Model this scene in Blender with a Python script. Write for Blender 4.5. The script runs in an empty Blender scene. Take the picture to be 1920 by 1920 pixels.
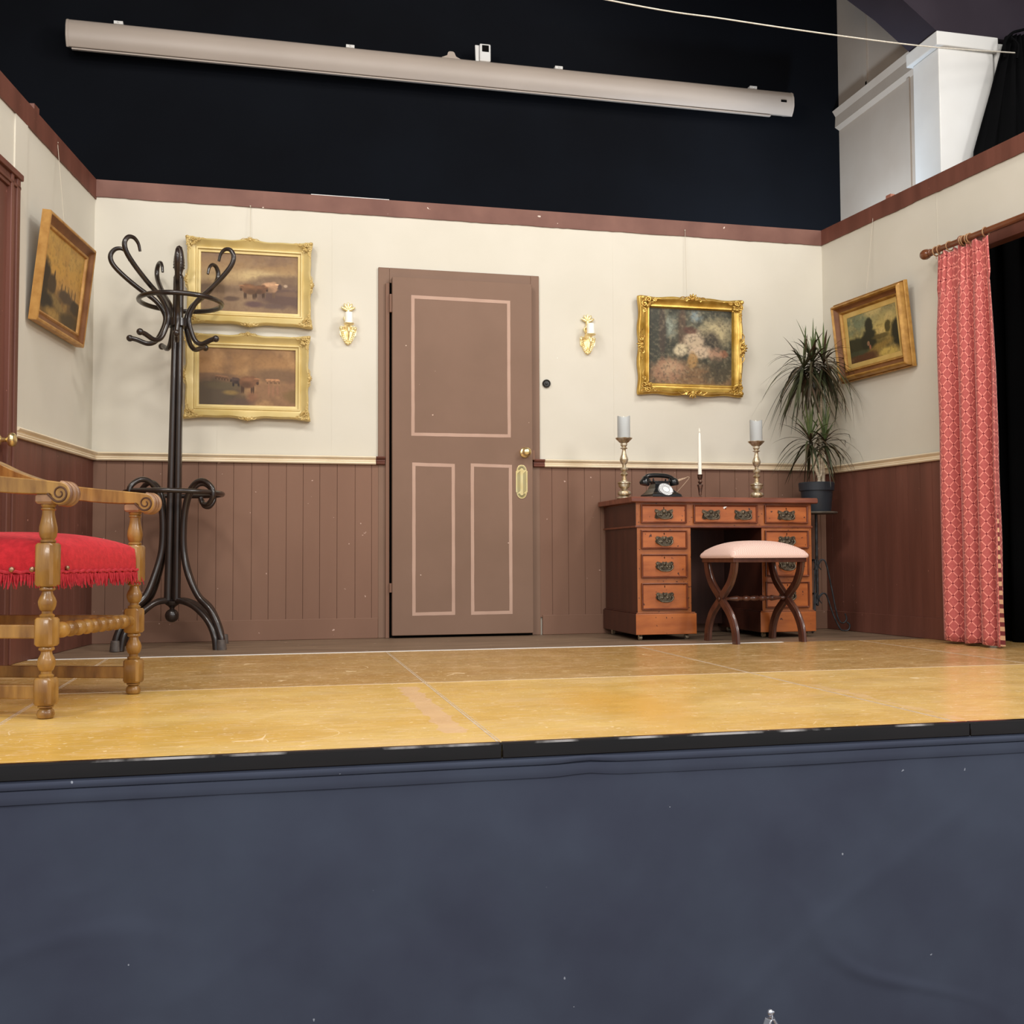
import bpy, bmesh, math, random
import numpy as np
from mathutils import Matrix, Vector, noise as mnoise

PI = math.pi
R = math.radians
scene = bpy.context.scene
COL = scene.collection
rng = random.Random(7)

# ------------------------------------------------------------------ camera
CAM_R = (0.9749, -0.2224, -0.0045)
YAW, PITCH, ROLL, FPX = 0.2243, 0.0437, -0.0045, 1982.5
fw = Vector((math.sin(YAW) * math.cos(PITCH), math.cos(YAW) * math.cos(PITCH), math.sin(PITCH)))
rt = Vector((math.cos(YAW), -math.sin(YAW), 0))
up = rt.cross(fw)
cr, sr = math.cos(ROLL), math.sin(ROLL)
rt2 = rt * cr + up * sr
up2 = up * cr - rt * sr
cam_data = bpy.data.cameras.new('camera')
cam_data.sensor_fit = 'HORIZONTAL'
cam_data.sensor_width = 36.0
cam_data.lens = FPX / 1920 * 36.0
cam_data.clip_start = 0.05
cam = bpy.data.objects.new('camera', cam_data)
COL.objects.link(cam)
cam.matrix_world = Matrix(((rt2.x, up2.x, -fw.x, 0), (rt2.y, up2.y, -fw.y, 0), (rt2.z, up2.z, -fw.z, 0.4342), (0, 0, 0, 1)))
scene.camera = cam

# ------------------------------------------------------------------ world, lights, exposure
w = bpy.data.worlds.new('world')
scene.world = w
w.use_nodes = True
w.node_tree.nodes['Background'].inputs[0].default_value = (0.92, 0.95, 1.0, 1)
w.node_tree.nodes['Background'].inputs[1].default_value = 0.70

def area(name, loc, target, size, power, col, sy=None):
    d = bpy.data.lights.new(name, 'AREA')
    d.energy = power
    d.color = col
    d.size = size
    if sy:
        d.shape = 'RECTANGLE'
        d.size_y = sy
    o = bpy.data.objects.new(name, d)
    COL.objects.link(o)
    o.location = loc
    o.rotation_euler = (Vector(target) - Vector(loc)).to_track_quat('-Z', 'Y').to_euler()
    return o

WARM = (1.0, 0.95, 0.88)
area('stage_light_left', (-1.0, 3.0, 4.0), (3.4, 5.2, 1.0), 0.5, 46, WARM)
area('stage_light_right', (3.2, 3.0, 4.0), (-1.0, 5.3, 1.0), 0.5, 46, WARM)
area('overhead_floor_fill', (1.1, 1.7, 4.7), (1.1, 3.2, 0.0), 4.4, 96, (1.0, 0.96, 0.90), 0.7)  # unseen soft fill, added overhead to brighten the floor
area('hall_light', (0.8, -1.6, 3.2), (1.1, 4.0, 0.4), 3.2, 78, (1.0, 0.97, 0.92), 1.1)
area('side_fill_left', (-2.6, 0.4, 3.0), (3.5, 5.3, 1.0), 0.9, 62, (1.0, 0.97, 0.92))  # added fill from the left, brightens the right wall
area('side_fill_right', (4.6, 0.4, 3.0), (-1.1, 5.2, 1.0), 0.9, 74, (1.0, 0.97, 0.92))  # added fill from the right, brightens the left wall
area('backstage_light_right', (3.3, 6.0, 1.9), (4.0, 6.75, 3.0), 0.25, 34, (0.66, 0.82, 1.0))
area('backstage_light_middle', (1.2, 6.3, 1.7), (1.2, 7.0, 2.5), 0.4, 9, (0.55, 0.75, 1.0))
scene.view_settings.view_transform = 'Standard'
scene.view_settings.look = 'None'
scene.view_settings.exposure = 0.0
scene.view_settings.gamma = 1.0

# ------------------------------------------------------------------ helpers
def lin(c):
    out = []
    for v in c[:3]:
        v = v / 255.0
        out.append(v / 12.92 if v <= 0.04045 else ((v + 0.055) / 1.055) ** 2.4)
    return out

def rgba(c):
    return tuple(lin(c)) + (1.0,)

def mat(name, c1, rough=0.5, metal=0.0, c2=None, scale=6.0, stretch=(1, 1, 1), bump=0.0, bscale=None,
        spec=0.5, chips=None, chip_scale=25, chip_t=0.72, detail=5, coat=0.0, contrast=(0.35, 0.65), sheen=0.0, rvar=0.0):
    m = bpy.data.materials.new(name)
    m.use_nodes = True
    nt = m.node_tree
    b = nt.nodes['Principled BSDF']
    b.inputs['Roughness'].default_value = rough
    b.inputs['Metallic'].default_value = metal
    b.inputs['Specular IOR Level'].default_value = spec
    b.inputs['Coat Weight'].default_value = coat
    if sheen:
        b.inputs['Sheen Weight'].default_value = sheen
    tc = nt.nodes.new('ShaderNodeTexCoord')
    mp = nt.nodes.new('ShaderNodeMapping')
    mp.inputs['Scale'].default_value = stretch
    nt.links.new(tc.outputs['Object'], mp.inputs[0])
    n = nt.nodes.new('ShaderNodeTexNoise')
    n.inputs['Scale'].default_value = scale
    n.inputs['Detail'].default_value = detail
    nt.links.new(mp.outputs[0], n.inputs['Vector'])
    cr_ = nt.nodes.new('ShaderNodeValToRGB')
    cr_.color_ramp.elements[0].position = contrast[0]
    cr_.color_ramp.elements[1].position = contrast[1]
    cr_.color_ramp.elements[0].color = rgba(c1)
    cr_.color_ramp.elements[1].color = rgba(c2 or c1)
    nt.links.new(n.outputs['Fac'], cr_.inputs[0])
    out = cr_.outputs[0]
    if chips:
        n2 = nt.nodes.new('ShaderNodeTexNoise')
        n2.inputs['Scale'].default_value = chip_scale
        n2.inputs['Detail'].default_value = 2
        nt.links.new(tc.outputs['Object'], n2.inputs['Vector'])
        gt = nt.nodes.new('ShaderNodeMath')
        gt.operation = 'GREATER_THAN'
        gt.inputs[1].default_value = chip_t
        nt.links.new(n2.outputs['Fac'], gt.inputs[0])
        mx = nt.nodes.new('ShaderNodeMix')
        mx.data_type = 'RGBA'
        nt.links.new(gt.outputs[0], mx.inputs[0])
        nt.links.new(out, mx.inputs[6])
        mx.inputs[7].default_value = rgba(chips)
        out = mx.outputs[2]
    nt.links.new(out, b.inputs['Base Color'])
    if bump:
        n3 = nt.nodes.new('ShaderNodeTexNoise')
        n3.inputs['Scale'].default_value = bscale or scale
        n3.inputs['Detail'].default_value = 4
        nt.links.new(mp.outputs[0], n3.inputs['Vector'])
        bp = nt.nodes.new('ShaderNodeBump')
        bp.inputs['Strength'].default_value = bump
        bp.inputs['Distance'].default_value = 0.01
        nt.links.new(n3.outputs['Fac'], bp.inputs['Height'])
        nt.links.new(bp.outputs[0], b.inputs['Normal'])
    return m

def link_obj(name, data, parent=None):
    o = bpy.data.objects.new(name, data)
    COL.objects.link(o)
    if parent:
        o.parent = parent
    return o

def obj(name, bm, mats, parent=None, smooth=40, bevel=0.0, seg=2, label=None):
    me = bpy.data.meshes.new(name)
    bmesh.ops.recalc_face_normals(bm, faces=bm.faces[:])
    bm.to_mesh(me)
    bm.free()
    if not isinstance(mats, (list, tuple)):
        mats = [mats]
    for m in mats:
        me.materials.append(m)
    if smooth:
        me.polygons.foreach_set('use_smooth', [True] * len(me.polygons))
        me.set_sharp_from_angle(angle=R(smooth))
    o = link_obj(name, me, parent)
    if bevel:
        md = o.modifiers.new('bevel', 'BEVEL')
        md.width = bevel
        md.segments = seg
        md.limit_method = 'ANGLE'
        md.angle_limit = R(40)
    if label:
        o['label'] = label
    return o

def tag(o, label, cat, group=None):
    o['label'] = label
    o['category'] = cat
    if group:
        o['group'] = group
    return o

def thing(name, label, cat, loc=(0, 0, 0), rot=(0, 0, 0), group=None):
    o = bpy.data.objects.new(name, None)
    o.empty_display_size = 0.05
    COL.objects.link(o)
    o.location = loc
    o.rotation_euler = rot
    return tag(o, label, cat, group)

def struct(o):
    o['kind'] = 'structure'
    return o

def stroot(name, loc=(0, 0, 0), rot=(0, 0, 0)):
    o = bpy.data.objects.new(name, None)
    o.empty_display_size = 0.05
    COL.objects.link(o)
    o.location = loc
    o.rotation_euler = rot
    return struct(o)

def copy_tree(o, loc=None, label=None, parent=None):
    c = o.copy()
    COL.objects.link(c)
    if parent:
        c.parent = parent
    if loc is not None:
        c.location = loc
    if label:
        c['label'] = label
    for ch in list(o.children):
        copy_tree(ch, parent=c)
    return c

def BM():
    return bmesh.new()

def box(bm, x0, x1, y0, y1, z0, z1, mi=0, M=None):
    vs = [bm.verts.new((x, y, z)) for z in (z0, z1) for y in (y0, y1) for x in (x0, x1)]
    if M:
        for v in vs:
            v.co = M @ v.co
    for f in ((0, 2, 3, 1), (4, 5, 7, 6), (0, 1, 5, 4), (2, 6, 7, 3), (0, 4, 6, 2), (1, 3, 7, 5)):
        fa = bm.faces.new([vs[i] for i in f])
        fa.material_index = mi
    return vs

def prism(bm, poly, h0, h1, axis='z', mi=0, M=None):
    """poly in the plane perpendicular to axis; y-axis: poly=(x,z); x-axis: poly=(y,z); z: (x,y)"""
    def P(a, b, h):
        v = Vector((a, b, h)) if axis == 'z' else Vector((a, h, b)) if axis == 'y' else Vector((h, a, b))
        return M @ v if M else v
    lo = [bm.verts.new(P(a, b, h0)) for a, b in poly]
    hi = [bm.verts.new(P(a, b, h1)) for a, b in poly]
    n = len(poly)
    fs = [bm.faces.new(lo), bm.faces.new(hi[::-1])]
    for i in range(n):
        fs.append(bm.faces.new((lo[i], hi[i], hi[(i + 1) % n], lo[(i + 1) % n])))
    for f in fs:
        f.material_index = mi

def lathe(bm, prof, n=24, M=None, mi=0, scale=1.0, cap=True):
    rings = []
    for r, z in prof:
        ring = []
        for k in range(n):
            a = 2 * PI * k / n
            v = Vector((r * scale * math.cos(a), r * scale * math.sin(a), z * scale))
            if M:
                v = M @ v
            ring.append(bm.verts.new(v))
        rings.append(ring)
    for a, b in zip(rings, rings[1:]):
        for k in range(n):
            f = bm.faces.new((a[k], a[(k + 1) % n], b[(k + 1) % n], b[k]))
            f.material_index = mi
    if cap:
        for rg in (rings[0], rings[-1]):
            try:
                f = bm.faces.new(rg)
                f.material_index = mi
            except ValueError:
                pass

def catmull(pts, n=6, closed=False):
    P = [Vector(p) for p in pts]
    out = []
    m = len(P)
    rng_ = range(m) if closed else range(m - 1)
    for i in rng_:
        p0 = P[(i - 1) % m] if closed or i > 0 else P[0] * 2 - P[1]
        p1, p2 = P[i], P[(i + 1) % m]
        p3 = P[(i + 2) % m] if closed or i + 2 < m else P[-1] * 2 - P[-2]
        for k in range(n):
            t = k / n
            out.append(0.5 * ((2 * p1) + (p2 - p0) * t + (2 * p0 - 5 * p1 + 4 * p2 - p3) * t * t + (3 * p1 - p0 - 3 * p2 + p3) * t ** 3))
    if not closed:
        out.append(P[-1])
    return out

def tube(bm, pts, r, n=10, closed=False, mi=0, M=None, flat=1.0):
    P = [Vector(p) for p in pts]
    m = len(P)
    rs = r if isinstance(r, (list, tuple)) else None
    T = []
    for i in range(m):
        if closed:
            t = P[(i + 1) % m] - P[i - 1]
        else:
            t = P[min(i + 1, m - 1)] - P[max(i - 1, 0)]
        T.append(t.normalized() if t.length > 1e-9 else Vector((0, 0, 1)))
    ref = Vector((0, 0, 1)) if abs(T[0].z) < 0.9 else Vector((1, 0, 0))
    nrm = (ref - T[0] * ref.dot(T[0])).normalized()
    rings = []
    for i in range(m):
        nrm = (nrm - T[i] * nrm.dot(T[i]))
        nrm = nrm.normalized() if nrm.length > 1e-6 else T[i].orthogonal().normalized()
        bn = T[i].cross(nrm)
        ri = rs[min(int(i * len(rs) / m), len(rs) - 1)] if rs and len(rs) != m else (rs[i] if rs else r)
        ring = []
        for k in range(n):
            a = 2 * PI * k / n
            v = P[i] + nrm * (ri * math.cos(a)) + bn * (ri * flat * math.sin(a))
            ring.append(bm.verts.new(M @ v if M else v))
        rings.append(ring)
    pairs = list(zip(rings, rings[1:])) + ([(rings[-1], rings[0])] if closed else [])
    for a, b in pairs:
        for k in range(n):
            f = bm.faces.new((a[k], a[(k + 1) % n], b[(k + 1) % n], b[k]))
            f.material_index = mi
    if not closed:
        for rg in (rings[0], rings[-1]):
            f = bm.faces.new(rg)
            f.material_index = mi

def ball(bm, c, r, sx=1, sy=1, sz=1, n=14, mi=0, M=None, rot=None):
    T = Matrix.Translation(Vector(c))
    if rot is not None:
        T = T @ rot
    T = T @ Matrix.Diagonal((sx, sy, sz, 1))
    if M:
        T = M @ T
    ret = bmesh.ops.create_uvsphere(bm, u_segments=n, v_segments=max(6, n // 2), radius=r, matrix=T)
    for v in ret['verts']:
        for f in v.link_faces:
            f.material_index = mi

def torus(bm, c, Rr, r, M=None, n=20, k=8, mi=0, axis='z'):
    pts = []
    for i in range(n):
        a = 2 * PI * i / n
        u, v = Rr * math.cos(a), Rr * math.sin(a)
        pts.append((c[0] + u, c[1] + v, c[2]) if axis == 'z' else (c[0] + u, c[1], c[2] + v) if axis == 'y' else (c[0], c[1] + u, c[2] + v))
    tube(bm, pts, r, k, closed=True, mi=mi, M=M)

def cushion(bm, x0, x1, y0, y1, z0, z1, zs, r=0.03, n=22, mi=0):
    """upholstered pad: sides to zs, domed top reaching z1, corners rounded by r"""
    cx, cy, hx, hy = (x0 + x1) / 2, (y0 + y1) / 2, (x1 - x0) / 2, (y1 - y0) / 2
    def sq(u, v):
        # square to rounded-rectangle map
        x, y = u * hx, v * hy
        ax, ay = max(abs(x) - (hx - r), 0), max(abs(y) - (hy - r), 0)
        if ax > 0 and ay > 0:
            m_ = max(ax, ay)
            l = math.hypot(ax, ay)
            ax2, ay2 = ax / l * m_, ay / l * m_
            x = math.copysign(hx - r + ax2, x)
            y = math.copysign(hy - r + ay2, y)
        return x, y
    g = {}
    for i in range(n + 1):
        for j in range(n + 1):
            u, v = -1 + 2 * i / n, -1 + 2 * j / n
            x, y = sq(u, v)
            d = (1 - abs(u) ** 2.6) * (1 - abs(v) ** 2.6)
            z = zs + (z1 - zs) * max(d, 0) ** 0.5
            g[i, j] = bm.verts.new((cx + x, cy + y, z))
    for i in range(n):
        for j in range(n):
            f = bm.faces.new((g[i, j], g[i + 1, j], g[i + 1, j + 1], g[i, j + 1]))
            f.material_index = mi
    edge = [(i, 0) for i in range(n)] + [(n, j) for j in range(n)] + [(i, n) for i in range(n, 0, -1)] + [(0, j) for j in range(n, 0, -1)]
    prev = [g[e] for e in edge]
    for t in (0.33, 0.66, 1.0):
        bul = 1 + 0.02 * math.sin(t * PI)
        cur = []
        for e in edge:
            p = g[e].co
            cur.append(bm.verts.new((cx + (p.x - cx) * bul, cy + (p.y - cy) * bul, p.z + (z0 - p.z) * t)))
        for k in range(len(edge)):
            f = bm.faces.new((prev[k], prev[(k + 1) % len(edge)], cur[(k + 1) % len(edge)], cur[k]))
            f.material_index = mi
        prev = cur
    f = bm.faces.new(prev)
    f.material_index = mi

# wall frames: s runs from the back corner towards the audience, n points into the set
YW = 5.848
LO, LD, LN = Vector((-0.914, YW, 0)), Vector((-0.1475, -0.9891, 0)), Vector((0.9891, -0.1475, 0))
RO, RD, RN = Vector((3.298, YW, 0)), Vector((0.110, -0.9939, 0)), Vector((-0.9939, -0.110, 0))
ROTL = math.atan2(-LD.y, -LD.x)          # local +x = away from audience, local -y = into the room
ROTR = math.atan2(RD.y, RD.x)            # local +x = towards audience, local -y = into the room

def WL(s, z=0, off=0):
    p = LO + LD * s + LN * off
    return (p.x, p.y, z)

def WR(s, z=0, off=0):
    p = RO + RD * s + RN * off
    return (p.x, p.y, z)

# ------------------------------------------------------------------ materials
M_cream = mat('cream_wall_paint', (208, 202, 187), 0.72, c2=(215, 209, 195), scale=1.6, bump=0.12, bscale=9, chips=(250, 246, 236), chip_scale=16, chip_t=0.80, spec=0.25)
M_creamtrim = mat('cream_gloss_paint', (226, 208, 176), 0.45, c2=(240, 224, 196), scale=4)
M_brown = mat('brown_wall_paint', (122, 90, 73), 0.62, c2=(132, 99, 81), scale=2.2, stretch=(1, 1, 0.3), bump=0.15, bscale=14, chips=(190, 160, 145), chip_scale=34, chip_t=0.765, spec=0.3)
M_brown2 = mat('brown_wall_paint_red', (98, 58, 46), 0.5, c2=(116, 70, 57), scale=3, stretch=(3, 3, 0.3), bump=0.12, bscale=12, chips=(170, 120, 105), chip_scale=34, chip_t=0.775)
M_band = mat('brown_band_paint', (112, 76, 66), 0.6, c2=(128, 90, 78), scale=5, chips=(214, 196, 184), chip_scale=18, chip_t=0.735, bump=0.15, spec=0.3)
M_door = mat('door_paint', (124, 97, 80), 0.6, c2=(130, 102, 85), scale=3, chips=(205, 180, 162), chip_scale=22, chip_t=0.77, bump=0.08, spec=0.3)
M_doorline = mat('door_line_paint', (180, 148, 130), 0.6, c2=(188, 156, 138), scale=6, spec=0.3)
M_dark = mat('dark_gap', (14, 11, 10), 0.9, spec=0.1)
M_blackdrape = mat('black_drape', (9, 9, 10), 0.95, c2=(12, 12, 13), scale=3, spec=0.05)
M_rear = mat('rear_wall_black', (14, 15, 19), 0.9, c2=(17, 19, 24), scale=1.2, spec=0.08)
M_white = mat('white_wall_paint', (212, 210, 206), 0.6, c2=(222, 221, 218), scale=2, chips=(120, 118, 115), chip_scale=14, chip_t=0.80, spec=0.3)
M_whiteshade = mat('shaded_white_paint', (178, 160, 143), 0.6, c2=(186, 170, 154), scale=2, spec=0.3)  # white of the pier, with the side wall's shade put into the colour
M_plum = mat('dark_plum_paint', (44, 37, 45), 0.75, c2=(50, 43, 51), scale=3, chips=(170, 165, 165), chip_scale=12, chip_t=0.82, spec=0.2)
M_brass = mat('polished_brass', (240, 214, 150), 0.24, 0.9, c2=(246, 226, 170), scale=20)
M_gilt = mat('gilt_sconce', (250, 222, 150), 0.3, 0.6, c2=(255, 240, 190), scale=40)
M_wax = mat('ivory_candle', (250, 246, 232), 0.5, c2=(252, 249, 238), scale=5)
M_navy = mat('navy_skirt_cloth', (65, 69, 84), 0.92, c2=(71, 77, 92), scale=3, bump=0.15, bscale=7, chips=(150, 155, 165), chip_scale=42, chip_t=0.788, spec=0.1)
M_edge = mat('black_edge_strip', (13, 11, 11), 0.16, c2=(22, 18, 18), scale=4, stretch=(1, 1, 6), chips=(150, 145, 142), chip_scale=40, chip_t=0.77)
M_worn = mat('worn_edge_paint', (30, 26, 26), 0.3, c2=(190, 186, 184), scale=5, stretch=(1.2, 1, 1), detail=7, contrast=(0.5, 0.62))
M_alu = mat('pale_seam_metal', (206, 186, 160), 0.45, 0.3, c2=(226, 210, 188), scale=30)
M_tape = mat('white_tape', (238, 236, 232), 0.6, c2=(246, 244, 240), scale=12)
M_oak = mat('golden_oak', (114, 76, 32), 0.32, c2=(170, 127, 62), scale=7, stretch=(4, 4, 0.8), bump=0.08, bscale=30, coat=0.2, contrast=(0.3, 0.7))
M_oakdark = mat('worn_oak_scroll', (112, 78, 56), 0.4, c2=(160, 120, 86), scale=16, stretch=(3, 1, 1), coat=0.1)
M_oakshade = mat('oak_groove_shade', (64, 38, 22), 0.4, c2=(84, 52, 30), scale=10)
M_velvet = mat('red_velvet', (172, 14, 26), 0.9, c2=(194, 24, 36), scale=60, bump=0.2, bscale=220, sheen=0.06)
M_fringe = mat('red_fringe', (158, 22, 36), 0.9, c2=(184, 40, 52), scale=90)
M_stud = mat('bronze_stud', (176, 140, 112), 0.35, 0.8, c2=(150, 116, 92), scale=40)
M_bent = mat('black_bentwood', (34, 26, 22), 0.3, c2=(48, 36, 30), scale=20, stretch=(1, 1, 0.3), coat=0.3)
M_bentworn = mat('worn_bentwood_foot', (92, 80, 72), 0.6, c2=(60, 52, 48), scale=30)
M_mahog = mat('mahogany_front', (150, 78, 32), 0.36, c2=(178, 100, 46), scale=5, stretch=(1, 1, 4), bump=0.05, bscale=20, coat=0.25, chips=(74, 34, 20), chip_scale=46, chip_t=0.70)
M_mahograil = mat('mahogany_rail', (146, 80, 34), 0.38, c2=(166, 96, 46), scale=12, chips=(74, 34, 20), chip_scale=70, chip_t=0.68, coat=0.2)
M_mahogshade = mat('mahogany_side_shaded', (58, 26, 16), 0.42, c2=(74, 36, 24), scale=4, stretch=(4, 4, 0.5), coat=0.15)  # same mahogany, shade on the desk's sides put into the colour
M_mahogtop = mat('mahogany_top', (104, 56, 40), 0.4, c2=(132, 78, 58), scale=9, stretch=(0.6, 4, 4), coat=0.2)
M_mahogedge = mat('mahogany_moulding', (96, 46, 26), 0.35, c2=(118, 60, 34), scale=20, coat=0.3)
M_bronze = mat('tarnished_bronze', (112, 100, 82), 0.38, 0.7, c2=(64, 56, 46), scale=50)
M_stoolwood = mat('dark_walnut', (66, 36, 26), 0.3, c2=(86, 50, 36), scale=9, stretch=(3, 3, 0.6), coat=0.35)
M_silverbrass = mat('aged_silver_brass', (214, 204, 182), 0.3, 0.6, c2=(160, 136, 100), scale=45, contrast=(0.35, 0.6))
M_pewter = mat('dark_copper_pewter', (150, 120, 104), 0.3, 0.85, c2=(84, 66, 58), scale=40)
M_grey = mat('grey_candle', (176, 180, 180), 0.45, c2=(186, 189, 188), scale=4)
M_bakelite = mat('black_bakelite', (20, 21, 22), 0.2, c2=(28, 29, 30), scale=8)
M_dial = mat('dial_white', (232, 232, 230), 0.4, c2=(240, 240, 238), scale=10)
M_dialmark = mat('dial_grey_marks', (130, 130, 132), 0.5)
M_cloth = mat('braided_cord', (170, 140, 116), 0.8, c2=(206, 180, 152), scale=120)
M_pot = mat('black_plastic_pot', (34, 39, 46), 0.5, c2=(40, 46, 53), scale=5)
M_soil = mat('potting_soil', (52, 38, 28), 0.95, c2=(70, 52, 38), scale=60, bump=0.6)
M_stem = mat('pale_dracaena_stem', (176, 160, 136), 0.7, c2=(206, 192, 168), scale=30, stretch=(1, 1, 4), bump=0.3)
M_leaf = mat('dracaena_leaf', (40, 46, 28), 0.45, c2=(74, 78, 50), scale=9)
M_leafbrown = mat('dracaena_leaf_bronze', (74, 52, 36), 0.5, c2=(56, 56, 36), scale=9)
M_leafgreen = mat('dracaena_leaf_young', (66, 84, 44), 0.45, c2=(104, 118, 72), scale=9)
M_iron = mat('wrought_iron', (44, 42, 42), 0.5, 0.4, c2=(74, 78, 82), scale=40)
M_casing = mat('screen_casing', (178, 163, 150), 0.45, c2=(184, 169, 156), scale=2)
M_clip = mat('white_clip', (226, 224, 220), 0.5)
M_rod = mat('curtain_rod_wood', (104, 58, 34), 0.3, c2=(124, 74, 46), scale=10, coat=0.4)
M_ring = mat('tan_ring', (170, 130, 92), 0.4, c2=(150, 110, 76), scale=30)
M_rope = mat('pale_rope', (196, 188, 172), 0.8, c2=(216, 208, 194), scale=90)
M_silver = mat('silver_metal', (196, 198, 206), 0.3, 0.9, c2=(214, 216, 224), scale=30)
M_gold1 = mat('pale_gold_frame', (204, 178, 110), 0.42, 0.15, c2=(218, 196, 136), scale=6, coat=0.1)
M_gold1o = mat('pale_gold_ornament', (178, 146, 80), 0.42, 0.2, c2=(216, 190, 126), scale=50)
M_gold2 = mat('bright_gold_frame', (176, 136, 52), 0.32, 0.55, c2=(216, 180, 94), scale=14)
M_gold2o = mat('bright_gold_ornament', (150, 106, 36), 0.34, 0.55, c2=(224, 190, 104), scale=60)
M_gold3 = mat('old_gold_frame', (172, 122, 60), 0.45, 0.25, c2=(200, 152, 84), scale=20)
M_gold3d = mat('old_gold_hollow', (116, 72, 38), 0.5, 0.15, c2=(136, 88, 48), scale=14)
M_gold4 = mat('ribbed_gold_frame', (158, 112, 48), 0.42, 0.3, c2=(190, 144, 72), scale=26)
M_slip = mat('gold_slip', (206, 170, 92), 0.42, 0.25, c2=(222, 190, 116), scale=10)
M_wire = mat('picture_wire', (196, 186, 168), 0.6)
M_stand = mat('plant_stand_plate', (92, 84, 74), 0.5, 0.3, c2=(112, 104, 92), scale=20)
M_batten = mat('pink_batten', (176, 118, 96), 0.6, c2=(150, 96, 80), scale=10)
M_fitting = mat('black_fitting', (32, 28, 24), 0.35, c2=(46, 42, 38), scale=30)
M_ground = mat('hall_floor', (96, 74, 52), 0.5, c2=(112, 88, 62), scale=3)

def pink_fabric():
    m = mat('pink_weave', (226, 190, 174), 0.85, c2=(236, 204, 190), scale=8)
    nt = m.node_tree
    b = nt.nodes['Principled BSDF']
    tc = nt.nodes.new('ShaderNodeTexCoord')
    ck = nt.nodes.new('ShaderNodeTexChecker')
    ck.inputs['Scale'].default_value = 190
    nt.links.new(tc.outputs['Object'], ck.inputs['Vector'])
    bp = nt.nodes.new('ShaderNodeBump')
    bp.inputs['Strength'].default_value = 0.35
    bp.inputs['Distance'].default_value = 0.003
    nt.links.new(ck.outputs['Fac'], bp.inputs['Height'])
    nt.links.new(bp.outputs[0], b.inputs['Normal'])
    mx = nt.nodes.new('ShaderNodeMix')
    mx.data_type = 'RGBA'
    nt.links.new(ck.outputs['Fac'], mx.inputs[0])
    mx.inputs[6].default_value = rgba((214, 172, 158))
    mx.inputs[7].default_value = rgba((240, 212, 198))
    nt.links.new(mx.outputs[2], b.inputs['Base Color'])
    return m
M_pink = pink_fabric()

def nmath(nt, op, a, b=None, c=None):
    n = nt.nodes.new('ShaderNodeMath')
    n.operation = op
    for i, v in enumerate((a, b, c)):
        if v is None:
            continue
        if isinstance(v, (int, float)):
            n.inputs[i].default_value = v
        else:
            nt.links.new(v, n.inputs[i])
    return n.outputs[0]

def nmix(nt, fac, a, b):
    mx = nt.nodes.new('ShaderNodeMix')
    mx.data_type = 'RGBA'
    if isinstance(fac, (int, float)):
        mx.inputs[0].default_value = fac
    else:
        nt.links.new(fac, mx.inputs[0])
    for i, v in ((6, a), (7, b)):
        if isinstance(v, tuple):
            mx.inputs[i].default_value = v
        else:
            nt.links.new(v, mx.inputs[i])
    return mx.outputs[2]

def curtain_material():
    m = bpy.data.materials.new('red_lattice_damask')
    m.use_nodes = True
    nt = m.node_tree
    b = nt.nodes['Principled BSDF']
    b.inputs['Roughness'].default_value = 0.75
    b.inputs['Sheen Weight'].default_value = 0.2
    uv = nt.nodes.new('ShaderNodeTexCoord')
    sx = nt.nodes.new('ShaderNodeSeparateXYZ')
    nt.links.new(uv.outputs['UV'], sx.inputs[0])
    u = nmath(nt, 'DIVIDE', sx.outputs[0], 0.052)
    v = nmath(nt, 'DIVIDE', sx.outputs[1], 0.060)
    p = nmath(nt, 'ADD', u, v)
    q = nmath(nt, 'SUBTRACT', u, v)
    fp = nmath(nt, 'ABSOLUTE', nmath(nt, 'SUBTRACT', nmath(nt, 'FRACT', p), 0.5))
    fq = nmath(nt, 'ABSOLUTE', nmath(nt, 'SUBTRACT', nmath(nt, 'FRACT', q), 0.5))
    lp = nmath(nt, 'GREATER_THAN', fp, 0.435)
    lq = nmath(nt, 'GREATER_THAN', fq, 0.435)
    line = nmath(nt, 'MAXIMUM', lp, lq)
    dot = nmath(nt, 'MULTIPLY', nmath(nt, 'GREATER_THAN', fp, 0.385), nmath(nt, 'GREATER_THAN', fq, 0.385))
    n = nt.nodes.new('ShaderNodeTexNoise')
    n.inputs['Scale'].default_value = 140
    nt.links.new(uv.outputs['UV'], n.inputs['Vector'])
    base = nmix(nt, n.outputs['Fac'], rgba((170, 70, 66)), rgba((204, 106, 100)))
    c = nmix(nt, line, base, rgba((238, 148, 134)))
    c = nmix(nt, dot, c, rgba((134, 32, 40)))
    nt.links.new(c, b.inputs['Base Color'])
    return m
M_curtain = curtain_material()

def stripe_material():
    m = bpy.data.materials.new('striped_lining')
    m.use_nodes = True
    nt = m.node_tree
    b = nt.nodes['Principled BSDF']
    b.inputs['Roughness'].default_value = 0.8
    tc = nt.nodes.new('ShaderNodeTexCoord')
    sx = nt.nodes.new('ShaderNodeSeparateXYZ')
    nt.links.new(tc.outputs['UV'], sx.inputs[0])
    f = nmath(nt, 'FRACT', nmath(nt, 'DIVIDE', sx.outputs[1], 0.042))
    nt.links.new(nmix(nt, nmath(nt, 'GREATER_THAN', f, 0.5), rgba((206, 160, 124)), rgba((112, 40, 42))), b.inputs['Base Color'])
    return m
M_stripe = stripe_material()

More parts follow.
